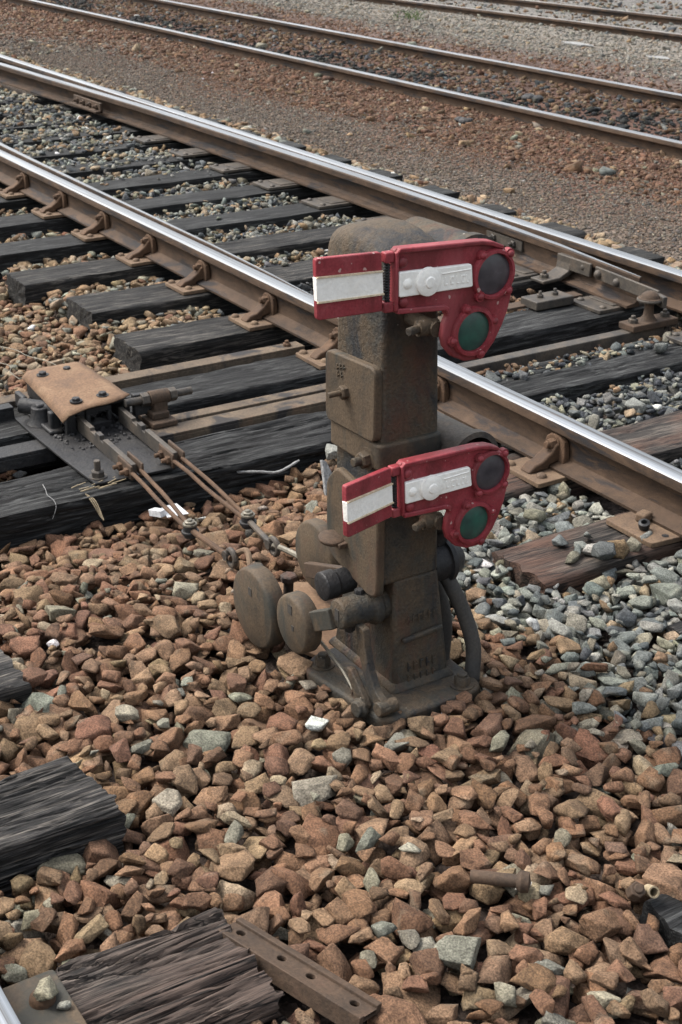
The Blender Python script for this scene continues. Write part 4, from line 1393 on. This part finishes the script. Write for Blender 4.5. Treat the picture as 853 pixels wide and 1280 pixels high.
# ------------------------------------------------------------------ loose ironwork in the foreground
def holed_bar():
    """angle-shaped joint bar with four round holes"""
    L, Wd, th = 0.318, 0.034, 0.010
    bm = bmesh.new()
    holes = [0.03, 0.125, 0.19, 0.285]
    hr = 0.0085
    xs = [0.0]
    for h in holes:
        xs += [h - 0.018, h + 0.018]
    xs.append(L)

    def face_layer(z):
        q = []
        for i in range(len(xs) - 1):
            a, b = xs[i], xs[i + 1]
            hole = any(abs((a + b) / 2 - h) < 1e-6 for h in holes)
            if not hole:
                q.append([(a, 0, z), (b, 0, z), (b, Wd, z), (a, Wd, z)])
            else:
                cx_, cy_ = (a + b) / 2, Wd * 0.5
                n = 16
                circ = [(cx_ + hr * math.cos(2 * math.pi * k / n), cy_ + hr * math.sin(2 * math.pi * k / n), z) for k in range(n)]
                sq = []
                for k in range(n):
                    t = 2 * math.pi * k / n
                    c_, s_ = math.cos(t), math.sin(t)
                    m_ = max(abs(c_), abs(s_))
                    sq.append((cx_ + c_ / m_ * (b - a) / 2, cy_ + s_ / m_ * Wd / 2, z))
                for k in range(n):
                    j = (k + 1) % n
                    q.append([sq[k], sq[j], circ[j], circ[k]])
        return q
    for z in (0.0, -th):
        for f in face_layer(z):
            bm.faces.new([bm.verts.new(p) for p in f])
    n = 16
    for h in holes:
        for k in range(n):
            t0, t1 = 2 * math.pi * k / n, 2 * math.pi * (k + 1) / n
            bm.faces.new([bm.verts.new(p) for p in ((h + hr * math.cos(t0), Wd / 2 + hr * math.sin(t0), 0), (h + hr * math.cos(t1), Wd / 2 + hr * math.sin(t1), 0),
                                                    (h + hr * math.cos(t1), Wd / 2 + hr * math.sin(t1), -th), (h + hr * math.cos(t0), Wd / 2 + hr * math.sin(t0), -th))])
    bmesh.ops.remove_doubles(bm, verts=bm.verts[:], dist=1e-5)
    mb_ = MB()
    mb_.bm.free()
    mb_.bm = bm
    mb_.box(0, L, Wd + 0.0002, Wd + 0.014, -0.014, 0.006)
    mb_.box(0, L, Wd + 0.012, Wd + 0.034, -0.028, -0.0142)
    mb_.box(0, L, -0.012, -0.0002, -0.034, 0.002)
    return mb_.mesh()


me = holed_bar()
me.transform(Matrix.Translation((0.558, -1.868, 0.030)) @ Matrix.Rotation(R(19.5), 4, 'Z') @ Matrix.Rotation(R(-14), 4, 'X') @ Matrix.Rotation(R(1.5), 4, 'Y'))
o = finish('joint_bar', me, 'rust_dark', None, smooth=30, bevel=0.0015, origin=(0.545, -1.872, 0.02))
tag(o, 'loose rusty joint bar with four round holes lying on the stones', 'joint bar')
o = MB().lathe((0.663, -1.407, 0.020), (0.68, 0.735, 0.02), [(0, 0.011), (0.004, 0.0125), (0.085, 0.0125), (0.088, 0.017), (0.094, 0.021), (0.108, 0.019), (0.112, 0)], 18).obj('track_bolt', 'rust_dark', None, origin=(0.7, -1.37, 0.02))
tag(o, 'short rusty track bolt lying on the brown stones', 'bolt')
o = MB().cyl((0.852, -1.178, 0.012), (0.866, -1.180, 0.034), 0.016, 6).cyl((0.862, -1.179, 0.026), (0.868, -1.180, 0.038), 0.009, 12).obj('nut', 'rust_dark', None, origin=(0.86, -1.18, 0.02), bevel=0.002)
tag(o, 'small rusty square nut beside the pale ring at lower right', 'nut')
o = MB().lathe((0.860, -1.148, 0.014), (0.75, -0.25, 0.45), [(0, 0.011), (0.026, 0.011), (0.026, 0.008), (0.0, 0.008), (0, 0.011)], 20).obj('ferrule', 'straw', None, origin=(0.86, -1.14, 0.02))
tag(o, 'short pale hollow ferrule near the lower right edge', 'ferrule')
# plate and stone in the bottom left corner
r = thing('tie_plate', 'flat grey-brown tie plate in the bottom left corner beside the rail', 'tie plate', (0.6, -2.2, 0.035))
MB().prism(rounded([(0.53, -2.5), (0.75, -2.5), (0.75, -2.166), (0.53, -2.166)], 0.008, 2), 'z', 0.046, 0.062).obj('plate', 'iron_brown', r, bevel=0.002)
MB().dome((0.59, -2.208, 0.061), (0, 0, 1), 0.022, 0.022).obj('spike_head', 'rust', r)

# ------------------------------------------------------------------ things out in the yard
for k, (x, y, s_, lab) in enumerate(((-6.75, 4.0, 0.06, 'small black lump of coal on the dirt beside the middle track'), (-7.3, 5.15, 0.07, 'black lump lying between the rails of the middle track'))):
    mb = MB()
    for q in range(5):
        bmesh.ops.create_icosphere(mb.bm, subdivisions=2, radius=s_ * random.uniform(0.4, 0.8), matrix=Matrix.Translation((x + random.uniform(-.09, .09), y + random.uniform(-.05, .05), -0.12)) @ Matrix.Diagonal((1.2, 1, 0.6, 1)))
    for v in mb.bm.verts:
        v.co += Vector((1, 1, 1)) * 0.012 * mnoise.noise(v.co * 30)
    o = mb.obj('coal_lump', 'iron_dark', None, smooth=0, origin=(x, y, -0.14))
    tag(o, lab, 'lump')
mb = MB()
for k in range(26):
    a_ = random.uniform(0, 6.28)
    l_ = random.uniform(0.05, 0.16)
    x, y = -14.7 + random.uniform(-.25, .25), 8.9 + random.uniform(-.12, .12)
    mb.tube([(x, y, -0.33), (x + l_ * .3 * math.cos(a_), y + l_ * .3 * math.sin(a_), -0.30 + l_ * .5), (x + l_ * math.cos(a_), y + l_ * math.sin(a_), -0.31 + l_)], [0.006, 0.005, 0.001], 4)
o = mb.obj('weed', 'grass', None, smooth=0, origin=(-14.7, 8.9, -0.33))
tag(o, 'small green weed beside the farthest track', 'weed')
for k, (x, y, sx, sy, lab) in enumerate(((-11.3, 9.0, .28, .10, 'pale flattened scrap beside the farthest track, long and thin'),
                                         (-9.8, 8.9, .22, .09, 'pale flattened scrap close to the right edge beside the farthest track'))):
    pts = [(x + sx * math.cos(t) * random.uniform(.6, 1.1), y + sy * math.sin(t) * random.uniform(.6, 1.1)) for t in np.linspace(0, 6.0, 11)]
    zz = float(level(x, y)) + 0.01
    o = MB().prism(pts, 'z', zz, zz + 0.010).obj('paper_scrap', 'scrap', None, origin=(x, y, zz))
    tag(o, lab, 'litter')


# ------------------------------------------------------------------ ballast
def hull_proto(n, flat, seed, rough=0):
    """broken stone: a skewed block cut by n random planes; rough = levels of chipped relief"""
    rr = random.Random(seed)
    bm = bmesh.new()
    if rr.random() < 0.45:                      # wedges and splinters
        for k in range(6):
            bm.verts.new((rr.uniform(-1, 1), rr.uniform(-1, 1), rr.uniform(-1, 1)))
        bm.verts.new((1.1, rr.uniform(-.5, .5), rr.uniform(-.5, .5)))
        bm.verts.new((-1.1, rr.uniform(-.5, .5), rr.uniform(-.5, .5)))
        bm.verts.new((rr.uniform(-.5, .5), 1, rr.uniform(-.5, .5)))
        n = max(2, n - 3)
    else:
        bmesh.ops.create_cube(bm, size=2.0)
        for v in bm.verts:
            v.co.x += 0.55 * rr.uniform(-1, 1)
            v.co.y += 0.55 * rr.uniform(-1, 1)
            v.co.z += 0.45 * rr.uniform(-1, 1)
    for k in range(n + 1):
        if k:
            d = Vector([rr.gauss(0, 1) for _ in range(3)])
            d.normalize()
            sup = max(v.co.dot(d) for v in bm.verts)
            off = sup * rr.uniform(0.5, 0.85)
            bmesh.ops.bisect_plane(bm, geom=bm.verts[:] + bm.edges[:] + bm.faces[:], plane_co=d * off, plane_no=d, clear_outer=True)
        pts = [v.co.copy() for v in bm.verts]
        bm.clear()
        for p in pts:
            bm.verts.new(p)
        bmesh.ops.remove_doubles(bm, verts=bm.verts[:], dist=0.03)
        bmesh.ops.convex_hull(bm, input=bm.verts[:])
        for v in [v for v in bm.verts if not v.link_faces]:
            bm.verts.remove(v)
    bmesh.ops.dissolve_limit(bm, angle_limit=R(9), verts=bm.verts[:], edges=bm.edges[:])
    bmesh.ops.triangulate(bm, faces=bm.faces[:])
    if rough:
        long_ = sorted((e.calc_length() for e in bm.edges), reverse=True)
        lim = 0.42 if rough > 1 else 0.75
        for it in range(3):
            ed = [e for e in bm.edges if e.calc_length() > lim]
            if not ed:
                break
            bmesh.ops.subdivide_edges(bm, edges=ed, cuts=1)
            bmesh.ops.triangulate(bm, faces=[f for f in bm.faces if len(f.verts) > 3])
        bm.normal_update()
        am = 0.055 if rough > 1 else 0.04
        for v in bm.verts:
            q = v.co * 1.7 + Vector((seed, 0, 0))
            v.co += v.normal * am * (mnoise.noise(q) + 0.6 * mnoise.noise(q * 2.7)) \
                + Vector((rr.uniform(-1, 1), rr.uniform(-1, 1), rr.uniform(-1, 1))) * 0.012
    bmesh.ops.recalc_face_normals(bm, faces=bm.faces[:])
    bm.verts.ensure_lookup_table()
    bm.verts.index_update()
    V = np.array([v.co[:] for v in bm.verts])
    F = np.array([[v.index for v in f.verts] for f in bm.faces])
    bm.free()
    V -= (V.max(0) + V.min(0)) / 2
    V /= (V.max(0) - V.min(0)) / 2        # fills [-1,1]
    V[:, 2] *= flat
    V[:, 1] *= rr.uniform(0.5, 0.92)
    return V, F


PN = 60


def proto_set(rough):
    return [hull_proto(random.Random(100 + k).randint(4, 8), random.Random(k).uniform(0.28, 0.68), 100 + k, rough) for k in range(PN)]


protos_hi = proto_set(2)
protos_mid = proto_set(1)
protos_lo = proto_set(0)
protos_xs = [hull_proto(2, 0.65, 900 + k, 0.0) for k in range(12)]

RCT = np.array(RC).T
CAMN = np.array(CAM)


def project(P):
    q = (P - CAMN) @ RCT.T
    d = -q[..., 2]
    return 426.5 + q[..., 0] * 1776 / d, 640 - q[..., 1] * 1776 / d, d


GX0, GY0, RES = -13.0, -2.9, 0.01
NX, NY = 1560, 560
gx = GX0 + (np.arange(NX) + 0.5) * RES
gy = GY0 + (np.arange(NY) + 0.5) * RES
GXX, GYY = np.meshgrid(gx, gy, indexing='ij')
TGT = level(GXX, GYY)
H = TGT - 0.045
BL = np.zeros(H.shape, bool)


def block(x0, x1, y0, y1, z, hard=True):
    i0, i1 = int((x0 - GX0) / RES), int((x1 - GX0) / RES)
    j0, j1 = int((y0 - GY0) / RES), int((y1 - GY0) / RES)
    i0, j0 = max(i0, 0), max(j0, 0)
    H[i0:i1, j0:j1] = np.maximum(H[i0:i1, j0:j1], z)
    if hard:
        BL[i0:i1, j0:j1] = True


for (x0, x1, y0, y1, zt) in SLEEPERS:
    if abs(x0 + 1.60) < 0.01:
        block(x0, x1, y0, 0.12, zt)
        block(-1.485, x1, 0.12, y1, zt)
        block(x0, -1.485, 0.12, y1, zt - 0.01, hard=False)
    elif x0 < -4.1 and y1 > 1:
        block(x0, x1, y0, 0.1, zt)
        block(x0 + 0.02, x1 - 0.02, 0.1, y1, zt, hard=False)
    else:
        block(x0, x1, y0, y1, zt)
block(-13, 3, -0.07, 0.07, 0.05)
block(-13, 3, 1.30, 1.575, 0.05)
block(-6, -1.9, 0.03, 0.13, 0.05)
block(-0.27, 0.11, -1.25, -0.95, -0.016)
block(-0.60, -0.19, -1.24, -1.03, -0.02)
block(-0.37, -0.25, -1.34, -1.27, 0.05)
block(-2.25, -2.17, -2.8, -0.1, 0.03)
block(-1.81, -1.63, -1.06, 1.3, 0.01)
block(-2.17, -1.38, -1.31, -0.98, 0.02)
block(-1.87, -1.77, -2.4, -1.27, 0.0)
block(0.52, 0.78, -2.4, -2.16, 0.05)
for t in np.linspace(0, 1, 24):
    x, y = 0.545 + 0.325 * t, -1.872 + 0.115 * t
    block(x - 0.01, x + 0.03, y - 0.02, y + 0.05, 0.02)
    x, y = 0.663 + 0.075 * t, -1.407 + 0.08 * t
    block(x - 0.012, x + 0.012, y - 0.012, y + 0.012, 0.01)
block(0.845, 0.895, -1.20, -1.12, 0.008)


def palette(kind, n, r_):
    """base colours of n stones"""
    rust = np.array([[.130, .074, .042], [.115, .063, .037], [.144, .084, .049], [.100, .057, .036], [.148, .095, .057], [.124, .077, .047], [.124, .066, .040], [.136, .089, .054]])
    tan = np.array([[.170, .118, .070], [.20, .155, .102], [.155, .103, .060]])
    grn = np.array([[.145, .130, .095], [.125, .122, .098], [.180, .165, .125]])
    blue = np.array([[.125, .133, .120], [.092, .100, .096], [.160, .166, .146], [.20, .198, .170], [.068, .074, .074], [.137, .138, .120]])
    dark = np.array([[.050, .055, .060], [.070, .075, .078], [.036, .040, .044], [.10, .102, .097]])
    P = dict(brown=((rust, .86), (tan, .07), (grn, .07)), mix=((rust, .42), (tan, .2), (grn, .38)), blue=((blue, .82), (tan, .06), (grn, .12)),
             greytan=((blue, .36), (dark, .22), (grn, .24), (tan, .18)), dark=((dark, .62), (blue, .22), (grn, .10), (tan, .06)),
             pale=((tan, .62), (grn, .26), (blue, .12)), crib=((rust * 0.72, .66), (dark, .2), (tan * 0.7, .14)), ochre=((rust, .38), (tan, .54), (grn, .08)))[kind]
    u = r_.random()
    for a, w in P:
        if u < w:
            c = a[r_.integers(len(a))]
            break
        u -= w
    else:
        c = P[0][0][0]
    if r_.random() < 0.004:
        c = np.array([.42, .42, .40])
    return 1.1 * c * r_.uniform(0.84, 1.17) * (1 + 0.025 * r_.standard_normal(3))


def zone(x, y, r_):
    """kind of stone and mean size (half length) at a place"""
    if y > 1.55:
        return ('pale' if r_.random() < 0.75 else 'ochre'), 0.024
    if y > 0.07:
        if x > -1.3:
            return 'dark', 0.022
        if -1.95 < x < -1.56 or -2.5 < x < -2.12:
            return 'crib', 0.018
        if x > -3.4:
            return ('greytan' if r_.random() < 0.7 else 'dark'), 0.021
        return 'greytan', 0.021
    # near side of the near rail
    if x < -1.95:
        if y > -0.62:
            return ('pale' if r_.random() < 0.65 else 'ochre'), 0.022
        return ('ochre' if r_.random() < 0.75 else 'brown'), 0.023
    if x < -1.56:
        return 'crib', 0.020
    # grey spill between the signal and the rail
    edge = -0.72 + 0.16 * mnoise.noise((x * 2.2, y * 2.2, 5)) + 0.05 * r_.standard_normal()
    if x < -0.45:
        edge += 0.33 * (-0.45 - x)
    if x > 0.1:
        edge -= 0.0
    if y > edge and x > -1.25:
        return ('blue' if r_.random() < 0.93 else 'pale'), 0.025
    if y > edge - 0.12 and x > -0.9:
        return 'mix', 0.026
    f = min(1.0, max(0.0, (x + 1.3) / 2.0))
    return 'brown', 0.0255 + 0.0055 * f


instances = []    # (proto index, matrix3 (rot*scale), location, colour, pixel size)


def deposit(n, xr, yr, tol, r_, szf=1.0, margin=150):
    X = r_.uniform(*xr, n)
    Y = r_.uniform(*yr, n)
    px, py, dd = project(np.stack([X, Y, np.full(n, -0.02)], -1))
    ok = (dd > 0.3) & (px > -margin) & (px < 853 + margin) & (py > -margin) & (py < 1280 + margin)
    for x, y, d in zip(X[ok], Y[ok], dd[ok]):
        kind, s0 = zone(x, y, r_)
        s = s0 * szf * 1.06 * math.exp(0.30 * r_.standard_normal())
        s = min(max(s, s0 * 0.5), s0 * 1.75)
        k = int(r_.integers(PN))
        V, F = protos_lo[k]
        th = r_.uniform(0, 2 * math.pi)
        tx, ty = r_.normal(0, 0.30, 2)
        if r_.random() < 0.10:
            tx += r_.uniform(0.5, 1.3)
        cx_, sx_ = math.cos(tx), math.sin(tx)
        cy_, sy_ = math.cos(ty), math.sin(ty)
        cz_, sz_ = math.cos(th), math.sin(th)
        Rx = np.array([[1, 0, 0], [0, cx_, -sx_], [0, sx_, cx_]])
        Ry = np.array([[cy_, 0, sy_], [0, 1, 0], [-sy_, 0, cy_]])
        Rz = np.array([[cz_, -sz_, 0], [sz_, cz_, 0], [0, 0, 1]])
        Mx = (Ry @ Rx @ Rz) * s
        W = V @ Mx.T
        zmin, zmax = W[:, 2].min(), W[:, 2].max()
        rad = 0.5 * (np.ptp(W[:, 0]) + np.ptp(W[:, 1])) / 2
        i0, i1 = int((x - rad - GX0) / RES), int((x + rad - GX0) / RES) + 1
        j0, j1 = int((y - rad - GY0) / RES), int((y + rad - GY0) / RES) + 1
        if i0 < 0 or j0 < 0 or i1 >= NX or j1 >= NY:
            continue
        h = H[i0:i1, j0:j1]
        bl = BL[i0:i1, j0:j1]
        bf = bl.mean()
        ic, jc = int((x - GX0) / RES), int((y - GY0) / RES)
        if BL[ic, jc] or bf > 0.45:
            continue
        hv = h[~bl]
        if hv.size == 0:
            continue
        rest = np.partition(hv.ravel(), int(hv.size * 0.6))[int(hv.size * 0.6)]
        z = rest - zmin - (zmax - zmin) * 0.32
        if z + zmax > TGT[ic, jc] + tol + 0.35 * (zmax - zmin):
            continue
        g2 = ((gx[i0:i1, None] - x) ** 2 + (gy[None, j0:j1] - y) ** 2) / (rad * rad)
        top = z + zmax * np.sqrt(np.clip(1.05 - g2, 0, 1))
        H[i0:i1, j0:j1] = np.where((g2 < 1) & ~bl, np.maximum(h, top), h)
        instances.append((k, Mx, (x, y, z), palette(kind, 1, r_), s * 1776 / d))


rs = np.random.default_rng(11)
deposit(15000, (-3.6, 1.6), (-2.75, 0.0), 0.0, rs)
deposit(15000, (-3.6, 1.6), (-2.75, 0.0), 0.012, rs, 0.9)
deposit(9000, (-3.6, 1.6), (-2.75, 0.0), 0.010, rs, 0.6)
deposit(16000, (-12.5, 0.8), (-0.9, 2.4), 0.0, rs)
deposit(16000, (-12.5, 0.8), (-0.9, 2.4), 0.008, rs, 0.85)
deposit(3500, (-9, 0.2), (1.57, 2.2), 0.03, rs, 1.15)
deposit(9000, (-5.0, 0.6), (0.0, 1.6), 0.006, rs, 0.6)
deposit(5000, (-9, -3.4), (-1.6, 0.0), 0.008, rs)

# a few stones that lie on top of timbers
for (x, y, zt, s, kind) in ((-0.30, -0.33, 0.012, 0.030, 'blue'), (-0.345, -0.36, 0.012, 0.024, 'blue'), (-0.27, -0.36, 0.012, 0.022, 'blue'), (-0.25, -0.31, 0.012, 0.034, 'blue'),
                            (-0.215, -0.26, 0.012, 0.040, 'blue'), (-0.20, -0.33, 0.03, 0.036, 'blue'), (-0.33, -0.27, 0.012, 0.026, 'dark'), (-0.22, -0.20, 0.012, 0.024, 'blue'),
                            (-0.25, -0.395, 0.012, 0.026, 'pale'), (-0.24, -0.14, 0.012, 0.026, 'blue'), (-1.28, -0.52, -0.02, 0.045, 'blue'), (0.595, -2.20, 0.066, 0.028, 'brown'),
                            (0.625, -2.185, 0.064, 0.012, 'dark'), (-1.45, 1.05, 0.012, 0.03, 'dark'), (-0.52, -0.30, 0.0, 0.03, 'blue'), (-4.3, 0.62, 0.01, 0.024, 'dark'), (-3.3, 0.45, 0.012, 0.02, 'greytan')):
    k = int(rs.integers(PN))
    th = rs.uniform(0, 6.28)
    Mx = np.array([[math.cos(th), -math.sin(th), 0], [math.sin(th), math.cos(th), 0], [0, 0, 1]]) * s
    zmn = (protos_lo[k][0] @ Mx.T)[:, 2].min()
    d = math.dist((x, y, zt), CAM)
    instances.append((k, Mx, (x, y, zt - zmn - 0.002), palette(kind, 1, rs), s * 1776 / d))

order = sorted(range(len(instances)), key=lambda i: -instances[i][4])
inframe = []
for i in order:
    p = instances[i]
    px, py, _ = project(np.array(p[2]))
    if 5 < px < 848 and 5 < py < 1275:
        inframe.append(i)
    if len(inframe) >= 300:
        break
single = set(inframe)


def merged(name, items, protos_of, parent, mat='stone'):
    Vs, Fs, Cs = [], [], []
    off = 0
    for it in items:
        V, F = protos_of(it)
        Vs.append(V @ it[1].T + np.array(it[2]))
        Fs.append(F + off)
        Cs.append(np.repeat(np.array([[*it[3], 1.0]]), len(V), 0))
        off += len(V)
    V, F, Cc = np.concatenate(Vs), np.concatenate(Fs), np.concatenate(Cs)
    me = bpy.data.meshes.new(name)
    me.vertices.add(len(V))
    me.vertices.foreach_set('co', V.ravel())
    me.loops.add(F.size)
    me.loops.foreach_set('vertex_index', F.ravel())
    me.polygons.add(len(F))
    me.polygons.foreach_set('loop_start', np.arange(0, F.size, 3))
    me.update(calc_edges=True)
    ca = me.color_attributes.new('col', 'FLOAT_COLOR', 'POINT')
    ca.data.foreach_set('color', np.clip(Cc, 0, 1).ravel())
    me.materials.append(M[mat])
    o = bpy.data.objects.new(name, me)
    C.objects.link(o)
    if parent:
        o.parent = parent
    return o


def pick(it):
    return protos_hi[it[0]] if it[4] > 17 else protos_mid[it[0]] if it[4] > 9 else protos_lo[it[0]]


for i in inframe:
    merged('stone', [instances[i]], lambda it: protos_hi[it[0]], ground)
rest = [instances[i] for i in range(len(instances)) if i not in single]
o = merged('ballast', rest, pick, ground)
o['kind'] = 'stuff'

# small gravel of the yard and grit between the sleepers
grit = []
rg = np.random.default_rng(5)


def scatter(n, xr, yr, size, sink, colfn, margin=80):
    X = rg.uniform(*xr, n)
    Y = rg.uniform(*yr, n)
    Z = ground_z(X, Y)
    px, py, dd = project(np.stack([X, Y, Z], -1))
    ok = (px > -margin) & (px < 853 + margin) & (py > -margin) & (py < 1280 + margin) & (dd > 0)
    for x, y, z, d in zip(X[ok], Y[ok], Z[ok], dd[ok]):
        s = size * math.exp(0.35 * rg.standard_normal())
        th = rg.uniform(0, 6.28)
        c_, s_ = math.cos(th) * s, math.sin(th) * s
        t_ = rg.normal(0, 0.25)
        Mx = np.array([[c_, -s_, t_ * s], [s_, c_, 0], [-t_ * s, 0, s]])
        z2 = z + 0.012 * sstep(1.9, 3.0, y) * (mnoise.noise((x * 2.3, y * 2.3, 0)) + 0.5 * mnoise.noise((x * 7, y * 7, 3)))
        grit.append((int(rg.integers(12)), Mx, (x, y, float(z2) + s * sink), colfn(x, y), 0))


def yardcol(x, y):
    if rg.random() < 0.03:
        return palette('pale', 1, rg)
    t = y + 1.0 * mnoise.noise((x * .5, y * .5, 2)) + 0.3 * rg.standard_normal()
    pz_ = mnoise.noise((x * 1.3, y * 1.3, 8)) + 0.5 * mnoise.noise((x * 4, y * 4, 8))
    u = rg.random()
    if t < 3.3:
        c = palette('greytan' if u < 0.6 else 'mix', 1, rg) * 0.9
        m_ = np.array([.094, .074, .062])
    elif t < 7.3:
        c = palette('brown' if u < 0.8 else 'greytan', 1, rg) * 0.85
        m_ = np.array([.112, .059, .038])
        if pz_ > 0.45:
            m_ = m_ * 0.35 + 0.01
            c = c * 0.35
    else:
        c = palette('greytan' if u < 0.7 else 'mix', 1, rg) * 1.2
        m_ = np.array([.150, .140, .122])
    return c * 0.36 + m_ * 0.64


scatter(120000, (-13, -0.5), (2.0, 4.4), 0.0058, 0.2, yardcol)
scatter(14000, (-20, -12), (1.75, 4.4), 0.013, 0.2, yardcol)
scatter(8000, (-16, -0.5), (3.2, 4.45), 0.013, 0.2, lambda x, y: palette('brown', 1, rg) * np.array([.72, .68, .72]))
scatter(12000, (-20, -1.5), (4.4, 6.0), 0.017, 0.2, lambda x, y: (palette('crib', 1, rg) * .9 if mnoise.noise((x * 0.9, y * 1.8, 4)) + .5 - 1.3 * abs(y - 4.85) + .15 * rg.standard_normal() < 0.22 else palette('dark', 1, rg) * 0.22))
scatter(26000, (-24, -3), (5.9, 10.5), 0.013, 0.2, yardcol)
scatter(5000, (-28, -6), (10.2, 14), 0.022, 0.25, lambda x, y: palette('greytan' if rg.random() < .5 else 'crib', 1, rg))
scatter(300, (-17, -1), (2.2, 11), 0.028, 0.2, lambda x, y: palette('mix' if rg.random() < .6 else 'pale', 1, rg))
scatter(700, (-17, -1), (3.3, 4.3), 0.022, 0.2, lambda x, y: palette('brown', 1, rg) * .85)
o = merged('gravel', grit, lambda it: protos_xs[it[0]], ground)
o['kind'] = 'stuff'
print('stones', len(instances), 'grit', len(grit))
